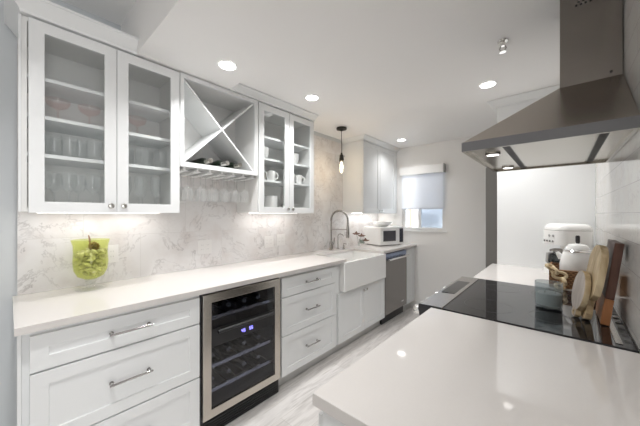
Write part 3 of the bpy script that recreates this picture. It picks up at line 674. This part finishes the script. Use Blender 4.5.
# dried flowers beside the sink
fv = thing('bud_vase', 'small clear vase of brown dried flowers left of the microwave', 'vase', (-1.99, 3.03, ZC))
bx, by = -1.99, 3.03
bm = new(); lathe(bm, [(0, .0006), (.028, .0006), (.031, .01), (.024, .045), (.014, .06), (.018, .075), (.0165, .075), (.012, .06), (.022, .044), (.028, .01), (0, .005)], (bx, by, ZC), 24); obj('vase_body', bm, M['glass'], fv, smooth=True)
Mfl = pmat('dried_brown_flower', (.20, .12, .09), .8, noise=.3, nscale=60); Mlf = pmat('grey_green_leaf', (.28, .33, .29), .7, noise=.2)
for dx, dy, dz in ((.03, -.10, .185), (.01, .055, .150), (.03, .12, .085)):
    bm = new(); tube(bm, [(bx, by, ZC+.02), (bx+dx*.3, by+dy*.3, ZC+.09+dz*.1), (bx+dx, by+dy, ZC+dz)], .0025, 6); obj('stem', bm, Mlf, fv, smooth=True)
    bm = new(); c = Vector((bx+dx, by+dy, ZC+dz))
    for k in range(9):
        a_ = 2*PI*k/9; dv = Vector((math.cos(a_), math.sin(a_), .12)); tube(bm, [c, c+dv*.025, c+dv*.052], [.006, .012, .002], 6)
    lathe(bm, [(0, -.008), (.018, -.004), (.020, .006), (.012, .022), (.005, .035), (0, .036)], c, 12)
    obj('flower_head', bm, Mfl, fv, smooth=True)
bm = new(); c = Vector((bx+.01, by+.05, ZC+.055))
for k in range(7):
    a_ = PI*k/6; dv = Vector((.35*math.cos(a_*2), math.cos(a_), .75*math.sin(a_)+.1)).normalized(); tube(bm, [c, c+dv*.03, c+dv*.065], [.004, .011, .001], 6)
obj('leaves', bm, Mlf, fv, smooth=True)

# ------------------------------------------------------------------ blind
rb = thing('roller_blind', 'white roller blind half lowered over the small window', 'blind', (-1.5, YB-.05, 1.44))
bx0, bx1 = -1.80, -1.185
obj('cassette', B(((bx0, YB-.085, 1.925), (bx1, YB-.002, 2.035))), M['trim'], rb, bev=.004)
obj('end_cap', B(((bx1+.0005, YB-.088, 1.922), (bx1+.012, YB-.002, 2.038))), pmat('grey_cap', (.45, .45, .44), .5), rb, label='grey end cap')
def blind_mat():
    m = bpy.data.materials.new('blind_fabric'); m.use_nodes = True; N = m.node_tree.nodes; L = m.node_tree.links
    N.remove(N['Principled BSDF']); d = N.new('ShaderNodeBsdfDiffuse'); d.inputs[0].default_value = (.88, .88, .89, 1)
    t = N.new('ShaderNodeBsdfTranslucent'); t.inputs[0].default_value = (.90, .91, .93, 1); mx = N.new('ShaderNodeMixShader'); mx.inputs[0].default_value = .5
    L.new(d.outputs[0], mx.inputs[1]); L.new(t.outputs[0], mx.inputs[2]); L.new(mx.outputs[0], N['Material Output'].inputs[0]); return m
obj('fabric', B(((bx0+.018, YB-.046, 1.442), (bx1-.012, YB-.0445, 1.9245))), blind_mat(), rb)
obj('bottom_bar', B(((bx0+.018, YB-.052, 1.428), (bx1-.012, YB-.038, 1.4415))), pmat('grey_bar', (.60, .62, .66), .5), rb, bev=.002)

# ------------------------------------------------------------------ right side run
XRF = -.46
near = thing('base_cabinet', 'white base cabinet under the near countertop on the right', 'cabinet', (-.1, .9, 0))
obj('body', B(((-.43, .500, .10), (XR+.011, 1.318, ZC-ZT-.0015))), M['paint'], near)
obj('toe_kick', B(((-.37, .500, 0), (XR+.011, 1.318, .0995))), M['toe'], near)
for a_, b2 in ((.506, .905), (.909, 1.312)):
    bm = new(); shaker(bm, (-.4305, b2, .108), (0, -1, 0), (-1, 0, 0), b2-a_, .76, rail=.055); d = obj('door', bm, M['paint'], near, bev=.0012)
far = thing('base_cabinet', 'white base cabinet under the coffee maker counter', 'cabinet', (-.1, 2.5, 0))
obj('body', B(((-.43, 2.102, .10), (XR+.011, 2.848, ZC-ZT-.0015))), M['paint'], far)
obj('toe_kick', B(((-.37, 2.102, 0), (XR+.011, 2.848, .0995))), M['toe'], far)
bm = new(); shaker(bm, (-.4305, 2.84, .108), (0, -1, 0), (-1, 0, 0), .73, .76, rail=.055); obj('door', bm, M['paint'], far, bev=.0012)
bm = B(((XRF, .494, ZC-ZT), (XR-.001, 1.316, ZC))); single('countertop', bm, M['quartz'], 'wide white quartz countertop in the right foreground', 'countertop', bev=.0015)
bm = B(((XRF, 2.104, ZC-ZT), (XR-.001, 2.849, ZC))); single('countertop', bm, M['quartz'], 'short white countertop beyond the range under the coffee maker', 'countertop', bev=.0015)

# range
ry0, ry1 = 1.320, 2.100
rg_ = thing('range_cooker', 'slide-in stainless range with black glass cooktop', 'range', (-.15, 1.71, 0))
obj('body', B(((-.455, ry0+.002, .05), (XR-.002, ry1-.002, .905))), M['black'], rg_)
obj('cooktop', B(((-.412, ry0-.0, .9055), (XR-.003, ry1+.0, .9245))), M['bglass'], rg_, bev=.003, label='glossy black glass cooktop')
bm = new(); prism(bm, [(-.458, .82), (-.51, .83), (-.522, .900), (-.520, .9235), (-.4135, .9265), (-.4135, .9055), (-.456, .9055)], 1, ry0+.004, ry1-.002)
cpn = obj('control_panel', bm, M['steel'], rg_, bev=.002, label='stainless control panel')
obj('display', B(((-.502, 1.60, .9255), (-.435, 1.93, .9272))), M['bglass'], cpn, label='dark touch display')
bm = new(); prism(bm, [(-.458, .82), (-.511, .83), (-.523, .900), (-.521, .9245), (-.4135, .9275), (-.4135, .9055), (-.456, .9055)], 1, ry0+.0005, ry0+.0038); obj('end_cap', bm, M['black'], cpn, label='black end cap')
obj('oven_door', B(((-.50, ry0+.006, .17), (-.456, ry1-.006, .80))), M['steel'], rg_, bev=.004)
obj('oven_window', B(((-.5025, ry0+.13, .30), (-.5005, ry1-.13, .66))), M['bglass'], rg_)
bm = new(); tube(bm, [(-.545, ry0+.06, .755), (-.545, ry1-.06, .755)], .012, 12)
for yy in (ry0+.09, ry1-.09): tube(bm, [(-.5005, yy, .755), (-.545, yy, .755)], .008, 8)
obj('handle', bm, M['steel'], rg_, smooth=True)
obj('drawer', B(((-.495, ry0+.006, .055), (-.456, ry1-.006, .162))), M['steel'], rg_, bev=.004)
for k in range(5):
    yy = ry0+.075+k*(ry1-ry0-.15)/4
    bm = new(); tube(bm, [(-.5195, yy, .873), (-.532, yy, .872), (-.566, yy, .869), (-.570, yy, .869)], [.025, .024, .023, .020], 20); obj('knob', bm, M['chrome'], rg_, smooth=True)
for (bx_, by_, br_) in ((-.26, 1.51, .10), (-.26, 1.91, .085), (-.03, 1.51, .075), (-.03, 1.91, .10)):
    bm = new(); lathe(bm, [(br_, .0002), (br_+.0015, .0002), (br_+.0015, .0004), (br_, .0004)], (bx_, by_, .9245), 48, close=True); obj('burner_ring', bm, pmat('burner_print', (.05, .05, .05), .3), rg_)
bm = new(); box(bm, (XR-.052, ry0+.03, .9247), (XR-.034, ry1-.03, .9275)); obj('vent_trim', bm, M['steel'], rg_, bev=.001, label='silver strip at the back of the cooktop')
for k in range(10): obj('vent_slot', B(((XR-.027, ry0+.06+k*.07, .9247), (XR-.008, ry0+.085+k*.07, .9255))), M['rubber'], rg_)

# hood
hy0, hy1, hxf, hz = 1.312, 2.092, -.327, 1.632
cy0, cy1, cx0 = 1.635, 1.90, -.004
hd = thing('range_hood', 'stainless pyramid chimney hood over the range', 'range hood', (-.07, 1.70, hz))
bm = new()
rim_t = hz+.0395; ch = 1.925
xr = XR-.0015
v = {}
def vv(p): return bm.verts.new(p)
o_ = [vv((hxf, hy0, hz)), vv((xr, hy0, hz)), vv((xr, hy1, hz)), vv((hxf, hy1, hz))]
i_ = [vv((hxf+.012, hy0+.012, hz)), vv((xr-.012, hy0+.012, hz)), vv((xr-.012, hy1-.012, hz)), vv((hxf+.012, hy1-.012, hz))]
ii = [vv((hxf+.012, hy0+.012, hz+.012)), vv((xr-.012, hy0+.012, hz+.012)), vv((xr-.012, hy1-.012, hz+.012)), vv((hxf+.012, hy1-.012, hz+.012))]
t_ = [vv((hxf, hy0, rim_t)), vv((xr, hy0, rim_t)), vv((xr, hy1, rim_t)), vv((hxf, hy1, rim_t))]
s_ = [vv((hxf+.004, hy0+.004, rim_t+.001)), vv((xr, hy0+.004, rim_t+.001)), vv((xr, hy1-.004, rim_t+.001)), vv((hxf+.004, hy1-.004, rim_t+.001))]
c__ = [vv((cx0, cy0, ch)), vv((xr, cy0, ch)), vv((xr, cy1, ch)), vv((cx0, cy1, ch))]
for p, q in ((i_, o_), (o_, t_), (t_, s_), (s_, c__), (ii, i_)):
    for k in range(4): bm.faces.new((p[k], p[(k+1) % 4], q[(k+1) % 4], q[k]))
bm.faces.new(c__); bm.faces.new(ii)
for f in bm.faces:
    zs = [x.co.z for x in f.verts]
    if min(zs) >= hz-1e-4 and max(zs) <= rim_t+.0011: f.material_index = 1
    if max(zs) <= hz+.0125: f.material_index = 2
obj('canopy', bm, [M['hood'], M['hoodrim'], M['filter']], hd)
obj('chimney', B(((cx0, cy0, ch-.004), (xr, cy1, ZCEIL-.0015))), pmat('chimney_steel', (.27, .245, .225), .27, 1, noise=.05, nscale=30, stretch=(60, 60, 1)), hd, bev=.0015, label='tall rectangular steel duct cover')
bm = new(); prism(bm, [(-.152, hz+.008), (.096, hz+.008), (.096, hz+.0115), (-.152, hz+.0115)], 1, hy0+.03, hy1-.03)
obj('filter_plate', bm, M['filter'], hd, bev=.001, label='pale flat filter plate')
for xa, xb_ in ((-.186, -.160), (.102, .128)):
    bm = new(); box(bm, (xa, hy0+.03, hz+.0095), (xb_, hy1-.03, hz+.0118)); s = obj('suction_slot', bm, M['black'], hd, label='black suction slot')
    bm = new()
    for k in range(36): box(bm, (xa+.003, hy0+.04+k*.0196, hz+.0085), (xb_-.003, hy0+.046+k*.0196, hz+.0094))
    obj('mesh_bars', bm, M['blackmetal'], s)
for yy in (1.500, 1.985):
    bm = new(); lathe(bm, [(0, .0045), (.024, .0045), (.024, .011), (0, .011)], (-.240, yy, hz), 20); lp = obj('lamp', bm, pmat('hood_lens', (1, 1, 1), .4, emis=(1, .97, .92), estr=5), hd, smooth=True, label='small round hood lamp')
    bm = new(); lathe(bm, [(.0245, .003), (.031, .004), (.031, .0115), (.0245, .0115)], (-.240, yy, hz), 24, close=True); obj('ring', bm, M['steel'], lp, smooth=True)
bm = new()
for r_ in range(3):
    for k in range(4-r_%2):
        cc = (.05+k*.015+r_*.0075, cy0-.0012, 2.268+r_*.013); tube(bm, [cc, (cc[0], cc[1]+.001, cc[2])], .0042, 10)
obj('vent_holes', bm, M['black'], hd, label='small black vent holes')
bm = new(); tube(bm, [(.155, cy0-.003, 1.945), (.155, cy0-.0003, 1.945)], .005, 10); obj('screw', bm, M['black'], hd)

# fridge and its surround
fs = thing('refrigerator_surround', 'white tall side panel and cabinet boxed round the refrigerator', 'cabinet', (-.12, 3.3, 0))
obj('side_panel', B(((-.424, 2.850, 0), (XR+.010, 2.872, ZTOP))), M['paint'], fs, bev=.001)
obj('side_panel', B(((-.424, 3.80, 0), (XR+.010, 3.822, ZTOP))), M['paint'], fs, bev=.001)
obj('top_cabinet', B(((-.400, 2.8725, 1.82), (XR+.010, 3.7995, ZTOP))), M['paint'], fs)
for a_, b2 in ((2.876, 3.334), (3.338, 3.796)):
    bm = new(); shaker(bm, (-.4005, b2, 1.822), (0, -1, 0), (-1, 0, 0), b2-a_, ZTOP-1.826); obj('door', bm, M['paint'], fs, bev=.001)
bm = new(); d = .065; rows = []
for off, z in ((0, ZTOP+.001), (.006, ZTOP+.001), (.008, ZTOP+.012), (d-.006, ZCEIL-.012), (d, ZCEIL-.008), (d, ZCEIL-.001)):
    rows.append([bm.verts.new(p) for p in ((XR-.001, 2.850-off, z), (-.424-off, 2.850-off, z), (-.424-off, 3.822, z), (XR-.001, 3.822, z))])
for a_, b2 in zip(rows, rows[1:]):
    for k in range(4): bm.faces.new((a_[k], a_[(k+1) % 4], b2[(k+1) % 4], b2[k]))
bm.faces.new(rows[0][::-1]); bm.faces.new(rows[-1]); obj('crown', bm, M['paint'], fs, label='flared crown moulding')
fr = thing('refrigerator', 'stainless refrigerator standing beyond the white side panel', 'refrigerator', (-.15, 3.34, 0))
obj('body', B(((-.425, 2.876, .02), (XR-.01, 3.796, 1.785))), pmat('fridge_side_grey', (.22, .21, .20), .35, .8), fr)
for a_, b2 in ((2.876, 3.333), (3.339, 3.796)):
    dd = obj('door', B(((-.517, a_, .64), (-.4255, b2, 1.785))), M['dsteel'], fr, bev=.006, label='stainless door')
    yy = 3.305 if a_ < 3 else 3.367
    bm = new(); tube(bm, [(-.565, yy, .80), (-.565, yy, 1.62)], .010, 10)
    for zz in (.84, 1.58): tube(bm, [(-.5175, yy, zz), (-.565, yy, zz)], .008, 8)
    obj('handle', bm, M['steel'], dd, smooth=True)
fd = obj('freezer_drawer', B(((-.517, 2.876, .08), (-.4255, 3.796, .632))), M['steel'], fr, bev=.006)
bm = new(); tube(bm, [(-.565, 2.95, .57), (-.565, 3.72, .57)], .010, 10)
for yy in (3.0, 3.67): tube(bm, [(-.5175, yy, .57), (-.565, yy, .57)], .008, 8)
obj('handle', bm, M['steel'], fd, smooth=True)

# ------------------------------------------------------------------ objects on the range and the far counter
ZG = .9246
cj = thing('candle_jar', 'wide smoky grey glass candle jar standing on the cooktop', 'candle', (-.044, 1.672, ZG))
jx, jy = -.044, 1.672
bm = new(); lathe(bm, [(0, .0006), (.046, .0006), (.050, .005), (.0525, .118), (.0495, .118), (.0475, .014), (0, .012)], (jx, jy, ZG), 40); obj('jar', bm, M['smoke'], cj, smooth=True, label='smoky grey glass jar')
bm = new(); lathe(bm, [(0, .0125), (.0470, .0145), (.0480, .065), (.045, .068), (0, .066)], (jx, jy, ZG), 32); obj('wax', bm, pmat('grey_wax', (.55, .57, .55), .6), cj, smooth=True)
for k in range(3):
    a_ = 2*PI*k/3; bm = new(); tube(bm, [(jx+.025*math.cos(a_), jy+.025*math.sin(a_), ZG+.064), (jx+.025*math.cos(a_), jy+.025*math.sin(a_), ZG+.08)], .0012, 6); obj('wick', bm, M['black'], cj)

def board(name, outline, thick, M4, mats, label, hole=None, subname=None):
    """board cut from an outline (u,v) polygon, thickness along w; M4 places it"""
    bm = new(); n = len(outline)
    A = [bm.verts.new(M4 @ Vector((u, v_, -thick/2))) for u, v_ in outline]; Bv = [bm.verts.new(M4 @ Vector((u, v_, thick/2))) for u, v_ in outline]
    if hole:
        HA = [bm.verts.new(M4 @ Vector((u, v_, -thick/2))) for u, v_ in hole]; HB = [bm.verts.new(M4 @ Vector((u, v_, thick/2))) for u, v_ in hole]
        for ring, hring in ((A, HA), (Bv, HB)):
            es = []
            for R_ in (ring, hring):
                for k in range(len(R_)):
                    e_ = bm.edges.get((R_[k], R_[(k+1) % len(R_)])) or bm.edges.new((R_[k], R_[(k+1) % len(R_)])); es.append(e_)
            bmesh.ops.triangle_fill(bm, edges=es, use_beauty=True, use_dissolve=False)
        m_ = len(hole)
        for k in range(m_): bm.faces.new((HA[k], HB[k], HB[(k+1) % m_], HA[(k+1) % m_]))
    else: bm.faces.new(A[::-1]); bm.faces.new(Bv)
    for k in range(n): bm.faces.new((A[k], A[(k+1) % n], Bv[(k+1) % n], Bv[k]))
    return bm
def place(cx, cy, z0, yaw, lean, roll=0):
    """u = along the board's width, v = up its face, w = its normal; yaw 0 = face looks to -x, lean tips its top toward +x"""
    Rb = Matrix(((0, 0, -1, 0), (1, 0, 0, 0), (0, 1, 0, 0), (0, 0, 0, 1)))   # u->y, v->z, w->-x
    return Matrix.Translation((cx, cy, z0)) @ Matrix.Rotation(yaw, 4, 'Z') @ Matrix.Rotation(lean, 4, 'Y') @ Rb @ Matrix.Rotation(roll, 4, 'Z')
def circ(r_, cx=0, cy=0, n=18, sy=1): return [(cx+r_*math.cos(2*PI*k/n), cy+sy*r_*math.sin(2*PI*k/n)) for k in range(n)]
Wd = wood_mat('walnut', (.05, .022, .015), (.14, .065, .045), 2, 12); Wo = wood_mat('cherry_stripe', (.30, .12, .045), (.42, .18, .07), 2, 12); Wp = wood_mat('pale_mango_wood', (.42, .30, .16), (.70, .58, .38), 2, 16, .6)
Wg = wood_mat('greyed_mango_face', (.42, .37, .33), (.58, .53, .49), 2, 16, .6)
# walnut board
mt = place(.128, 1.635, ZG+.001, 0, math.radians(7.0))
wbrd = thing('cutting_board', 'large dark walnut cutting board leaning on the tiled wall', 'cutting board', (.128, 1.635, ZG))
W2, H2 = .105, .325
def rr(w_, z0, z1, r_=.0):
    return [(-w_, z0), (w_, z0), (w_, z1), (-w_, z1)]
obj('body', board('b', rr(W2, .105, H2), .026, mt, None, ''), Wd, wbrd, bev=.003)
obj('stripe', board('b', rr(W2, .0025, .1045), .026, mt, None, ''), Wo, wbrd, bev=.002, label='orange-brown lower section')
# oblong pale board, handle down
mt = place(.076, 1.575, ZG+.003, math.radians(9), math.radians(9))
out = []
for k in range(15):
    a_ = PI*k/14; out.append((.075*math.cos(a_), .235+.075*math.sin(a_)))
out += [(-.078, .16), (-.070, .115), (-.045, .095), (-.026, .085), (-.022, .06), (-.030, .03), (-.026, .008), (-.012, 0), (.012, 0), (.026, .008), (.030, .03), (.022, .06), (.026, .085), (.045, .095), (.070, .115), (.078, .16)]
bm = board('b', out, .022, mt, None, '', hole=circ(.012, 0, .026, 12))
single('cutting_board', bm, Wp, 'tall pale wooden paddle board with holed handle pointing down', 'cutting board', bev=.003)
# small round board in front, handle down
mt = place(.046, 1.585, ZG+.003, math.radians(13), math.radians(9))
out = []
for k in range(25):
    a_ = -PI/2+.38+(2*PI-.76)*k/24; out.append((.066*math.cos(a_), .112+.084*math.sin(a_)))
out += [(-.020, .032), (-.023, .012), (-.012, 0), (.012, 0), (.023, .012), (.020, .032)]
bm = board('b', out, .020, mt, None, '', hole=circ(.008, 0, .018, 10))
for f in bm.faces: f.material_index = 0
o = single('cutting_board', bm, [Wp, Wg], 'small round pale board with greyish face in front of the other boards', 'cutting board', bev=.003)
for p in o.data.polygons:
    if abs(p.normal.x) > .85 and p.area > .00005: p.material_index = 1

# woven tray
ty0, ty1, tx0, tx1 = 2.17, 2.502, -.055, .178
tr = thing('wicker_tray', 'brown woven wicker tray holding the white kettle', 'tray', (.06, 2.35, ZC))
def wicker():
    m, nt, N, L, b = new_mat('wicker'); tc = N.new('ShaderNodeTexCoord'); mp = N.new('ShaderNodeMapping'); L.new(tc.outputs['Object'], mp.inputs[0])
    wv = N.new('ShaderNodeTexWave'); wv.bands_direction = 'Z'; wv.inputs['Scale'].default_value = 28; wv.inputs['Distortion'].default_value = 2.5; wv.inputs['Detail'].default_value = 2; L.new(mp.outputs[0], wv.inputs[0])
    ck = N.new('ShaderNodeTexChecker'); ck.inputs['Scale'].default_value = 90; L.new(mp.outputs[0], ck.inputs[0])
    ad = N.new('ShaderNodeMath'); ad.operation = 'ADD'; L.new(wv.outputs['Fac'], ad.inputs[0]); L.new(ck.outputs['Fac'], ad.inputs[1])
    r = ramp(N, [(.1, (.10, .045, .018)), (.9, (.36, .19, .085))]); q = N.new('ShaderNodeMath'); q.operation = 'MULTIPLY'; q.inputs[1].default_value = .5; L.new(ad.outputs[0], q.inputs[0]); L.new(q.outputs[0], r.inputs[0]); L.new(r.outputs[0], b.inputs['Base Color'])
    bp = N.new('ShaderNodeBump'); bp.inputs['Strength'].default_value = .8; bp.inputs['Distance'].default_value = .003; L.new(q.outputs[0], bp.inputs['Height']); L.new(bp.outputs[0], b.inputs['Normal']); b.inputs['Roughness'].default_value = .65; return m
M['wicker'] = wicker(); zt = ZC+.098
obj('base', B(((tx0, ty0, ZC+.0006), (tx1, ty1, ZC+.008))), M['wicker'], tr)
bm = new()
for lo, hi in (((tx0, ty0, ZC+.0085), (tx1, ty0+.010, zt)), ((tx0, ty1-.010, ZC+.0085), (tx1, ty1, zt)), ((tx0, ty0+.0105, ZC+.0085), (tx0+.010, ty1-.0105, zt)), ((tx1-.010, ty0+.0105, ZC+.0085), (tx1, ty1-.0105, zt))): box(bm, lo, hi)
obj('sides', bm, M['wicker'], tr)
bm = new(); zz = zt+.003
tube(bm, [(tx0+.005, ty0+.005, zz), (tx1-.005, ty0+.005, zz), (tx1-.005, ty1-.005, zz), (tx0+.005, ty1-.005, zz), (tx0+.005, ty0+.005, zz)], .007, 8); obj('rim', bm, M['wicker'], tr, smooth=True)

# kettle
kx, ky, kz = .078, 2.33, ZC+.0085
kt = thing('kettle', 'rounded white kettle with black lid knob standing in the wicker tray', 'kettle', (kx, ky, kz))
bm = new(); lathe(bm, [(0, .001), (.072, .001), (.076, .008), (.074, .022), (.081, .030), (.087, .07), (.086, .12), (.078, .165), (.067, .200), (.062, .208), (0, .208)], (kx, ky, kz), 40); obj('body', bm, M['ceramic'], kt, smooth=True)
bm = new(); lathe(bm, [(.069, .2), (.0705, .2025), (.064, .2085), (.062, .207)], (kx, ky, kz), 32, close=True); obj('neck_ring', bm, M['chrome'], kt, smooth=True)
bm = new(); lathe(bm, [(0, .2085), (.060, .2085), (.058, .220), (.045, .240), (.015, .248), (0, .249)], (kx, ky, kz), 32); obj('lid', bm, M['ceramic'], kt, smooth=True)
bm = new(); tube(bm, [(kx, ky, kz+.247), (kx, ky, kz+.258), (kx, ky, kz+.292), (kx, ky, kz+.298)], [.007, .011, .011, .007], 14); obj('lid_knob', bm, M['black'], kt, smooth=True, label='black upright lid knob')
bm = new(); tube(bm, [(kx-.075, ky+.0, kz+.15), (kx-.092, ky+.0, kz+.18), (kx-.098, ky+.0, kz+.188)], [.018, .012, .009], 12); obj('spout', bm, M['ceramic'], kt, smooth=True)
bm = new(); tube(bm, [(kx+.058, ky+.058, kz+.185), (kx+.075, ky+.072, kz+.18), (kx+.082, ky+.08, kz+.13), (kx+.075, ky+.07, kz+.07), (kx+.066, ky+.062, kz+.065)], .009, 10); obj('handle', bm, M['ceramic'], kt, smooth=True)

# coffee maker: rounded head over a carafe
qx, qy = .034, 2.665
cm = thing('coffee_maker', 'white retro drip coffee maker with glass carafe by the side panel', 'coffee maker', (qx, qy, ZC))
def rbox(bm, cx, cy, hx, hy, z0, z1, r_, n=6, top=0):
    rings = []
    zs = [(z0, 0), (z1-top, 0)] if not top else [(z0, 0), (z1-top, 0)]+[(z1-top+top*math.sin(t_), top*(1-math.cos(t_))) for t_ in (PI/8, PI/4, 3*PI/8, PI/2)]
    for z, ins in zs:
        ring = []
        for sx, sy, a0 in ((1, 1, 0), (-1, 1, PI/2), (-1, -1, PI), (1, -1, 3*PI/2)):
            for k in range(n+1):
                a_ = a0+PI/2*k/n; rr_ = max(r_-ins*.4, .004)
                ring.append(bm.verts.new((cx+sx*(hx-ins-rr_)+rr_*math.cos(a_), cy+sy*(hy-ins-rr_)+rr_*math.sin(a_), z)))
        rings.append(ring)
    N_ = len(rings[0])
    for p, q in zip(rings, rings[1:]):
        for k in range(N_): bm.faces.new((p[k], p[(k+1) % N_], q[(k+1) % N_], q[k]))
    bm.faces.new(rings[0][::-1]); bm.faces.new(rings[-1])
bm = new(); rbox(bm, qx, qy, .114, .106, .0006+ZC, ZC+.045, .05); obj('base', bm, M['ceramic'], cm, smooth=True)
bm = new(); rbox(bm, qx+.058, qy, .056, .103, ZC+.0455, ZC+.2195, .04); obj('tank', bm, M['ceramic'], cm, smooth=True)
bm = new(); rbox(bm, qx, qy, .116, .108, ZC+.22, ZC+.322, .06); hdm = obj('head', bm, M['ceramic'], cm, smooth=True)
bm = new(); rbox(bm, qx, qy, .115, .107, ZC+.325, ZC+.372, .06, top=.042); obj('lid', bm, M['ceramic'], cm, smooth=True)
bm = new(); rbox(bm, qx, qy, .1135, .1055, ZC+.3222, ZC+.3248, .055); obj('trim_band', bm, M['nickel'], cm, smooth=True)
for yy in (-.045, -.015, .015, .045):
    bm = new(); tube(bm, [(qx-.1163, qy+yy, ZC+.245), (qx-.122, qy+yy, ZC+.245)], .0075, 12); obj('button', bm, M['chrome'], hdm, smooth=True)
for yy in (-.045, -.005):
    bm = new(); tube(bm, [(qx-.1163, qy+yy, ZC+.285), (qx-.121, qy+yy, ZC+.285)], .009, 12); obj('button', bm, M['greyslot'], hdm, smooth=True)
ct = new(); ccx, ccy = qx-.062, qy
lathe(ct, [(0, .001), (.048, .001), (.056, .01), (.060, .05), (.050, .105), (.044, .12), (.042, .12), (.048, .105), (.057, .05), (.053, .012), (0, .006)], (ccx, ccy, ZC+.0455), 28); cr = obj('carafe', ct, glass_mat('carafe_glass', (.45, .46, .46), 1.5), cm, smooth=True, label='grey tinted glass carafe')
bm = new(); lathe(bm, [(0, .1205), (.046, .1205), (.046, .135), (.02, .145), (0, .146)], (ccx, ccy, ZC+.0455), 24); obj('carafe_lid', bm, M['nickel'], cr, smooth=True)
bm = new(); tube(bm, [(ccx-.045, ccy-.02, ZC+.165), (ccx-.088, ccy-.035, ZC+.16), (ccx-.092, ccy-.037, ZC+.10), (ccx-.06, ccy-.024, ZC+.075)], .008, 10); obj('carafe_handle', bm, M['greyslot'], cr, smooth=True)
cm.rotation_euler[2] = math.radians(32)
# carved chain draped over the tray's front corner
chn = thing('wooden_chain', 'pale carved wooden chain draped over the front corner of the wicker tray', 'ornament', (-.03, 2.15, ZC))
for c, n_, r_ in (((-.050, 2.176, 1.040), (.5, -.2, .9), .021), ((-.030, 2.150, 1.020), (.8, .5, .2), .021), ((-.006, 2.147, .998), (.15, -.9, .4), .024), ((.010, 2.140, .964), (.9, .3, .1), .022), ((-.006, 2.128, .936), (.2, -.3, .9), .022)):
    n_ = Vector(n_).normalized(); u_, w_ = frame_of(n_); bm = new()
    tube(bm, [Vector(c)+u_*r_*math.cos(2*PI*k/20)*1.25+w_*r_*math.sin(2*PI*k/20)*.8 for k in range(21)], .0092, 8, caps=False)
    obj('link', bm, Wp, chn, smooth=True)

# ------------------------------------------------------------------ lamps
pdx, pdy = -1.895, 2.53
pn = thing('pendant_lamp', 'black pendant lamp with bare glass bulb over the sink', 'pendant lamp', (pdx, pdy, 1.82))
bm = new(); lathe(bm, [(0, -.001), (.058, -.001), (.060, -.006), (.058, -.022), (.02, -.028), (.008, -.04), (0, -.04)], (pdx, pdy, ZCEIL), 32); obj('canopy', bm, M['blackmetal'], pn, smooth=True)
bm = new(); tube(bm, [(pdx, pdy, ZCEIL-.038), (pdx, pdy, 2.05)], .0035, 8); obj('cord', bm, M['blackmetal'], pn, smooth=True)
bm = new(); lathe(bm, [(0, 2.065), (.010, 2.063), (.012, 2.045), (.022, 2.038), (.024, 2.0), (.027, 1.997), (.027, 1.968), (.018, 1.965), (0, 1.965)], (pdx, pdy, 0), 24)
tube(bm, [(pdx+.02, pdy, 2.02), (pdx+.045, pdy, 2.02)], .004, 8); obj('socket', bm, M['blackmetal'], pn, smooth=True)
bm = new(); lathe(bm, [(.013, 1.9645), (.015, 1.945), (.028, 1.905), (.031, 1.875), (.024, 1.845), (.010, 1.832), (0, 1.830)], (pdx, pdy, 0), 28); bu = obj('bulb', bm, M['glass'], pn, smooth=True, label='clear glass bulb')
bm = new()
for k in range(4):
    a_ = PI/2*k; tube(bm, [(pdx+.003*math.cos(a_), pdy+.003*math.sin(a_), 1.955), (pdx+.013*math.cos(a_), pdy+.013*math.sin(a_), 1.90), (pdx+.006*math.cos(a_), pdy+.006*math.sin(a_), 1.856)], .0036, 6)
obj('filament', bm, M['bulbglow'], bu, smooth=True, label='glowing warm filament')
pl = bpy.data.lights.new('pendant_glow', 'POINT'); pl.energy = 1.2; pl.color = (1, .85, .65); pl.shadow_soft_size = .03
po = bpy.data.objects.new('pendant_glow', pl); COL.objects.link(po); po.parent = pn; po.location = (0, 0, -.03)

def downlight(x, y, z, label, power):
    t = thing('recessed_light', label, 'ceiling light', (x, y, z), 'recessed ceiling lights')
    del t['group']
    bm = new(); lathe(bm, [(.051, -.0012), (.058, -.0012), (.059, -.004), (.053, -.007), (.0505, -.006)], (x, y, z), 32, close=True); obj('trim_ring', bm, M['trim'], t, smooth=True)
    bm = new(); lathe(bm, [(0, -.0012), (.050, -.0012), (.050, -.006), (0, -.0068)], (x, y, z), 32); obj('lens', bm, M['lightlens'], t, smooth=True, label='glowing white lens')
    area('downlight_lamp', (x, y, z-.012), (0, 0, 0), .09, .09, power, (1, .99, .98), 'DISK', spread=math.radians(125), parent=t)
PW = 5.0
downlight(-1.585, .915, ZBEAM, 'round recessed ceiling light nearest above the left cabinets', PW)
downlight(-1.590, 1.705, ZCEIL, 'round recessed ceiling light near the dish cabinet', PW)
downlight(-1.60, 3.47, ZCEIL, 'round recessed ceiling light by the far cabinet', 2.1)
downlight(-.420, 2.42, ZCEIL, 'round recessed ceiling light left of the hood chimney', 6.5)
downlight(-.95, .05, ZHI, 'unseen recessed fill light added in the high ceiling above the near end', 8)  # extra lamp out of view, added to brighten the left cabinet fronts
sp = thing('fire_sprinkler', 'small chrome fire sprinkler head on the ceiling left of the hood', 'sprinkler', (-.25, 1.87, ZCEIL))
bm = new(); lathe(bm, [(0, -.001), (.028, -.001), (.026, -.008), (.012, -.012), (.010, -.03), (0, -.03)], (-.25, 1.87, ZCEIL), 24); obj('base', bm, M['chrome'], sp, smooth=True)
bm = new()
for s in (-1, 1): tube(bm, [(-.25+s*.010, 1.87, ZCEIL-.028), (-.25+s*.016, 1.87, ZCEIL-.045), (-.25+s*.003, 1.87, ZCEIL-.064)], .003, 8)
obj('frame_arms', bm, M['nickel'], sp, smooth=True)
bm = new(); lathe(bm, [(0, -.066), (.018, -.066), (.018, -.063), (0, -.063)], (-.25, 1.87, ZCEIL), 20); obj('deflector', bm, M['chrome'], sp, smooth=True)
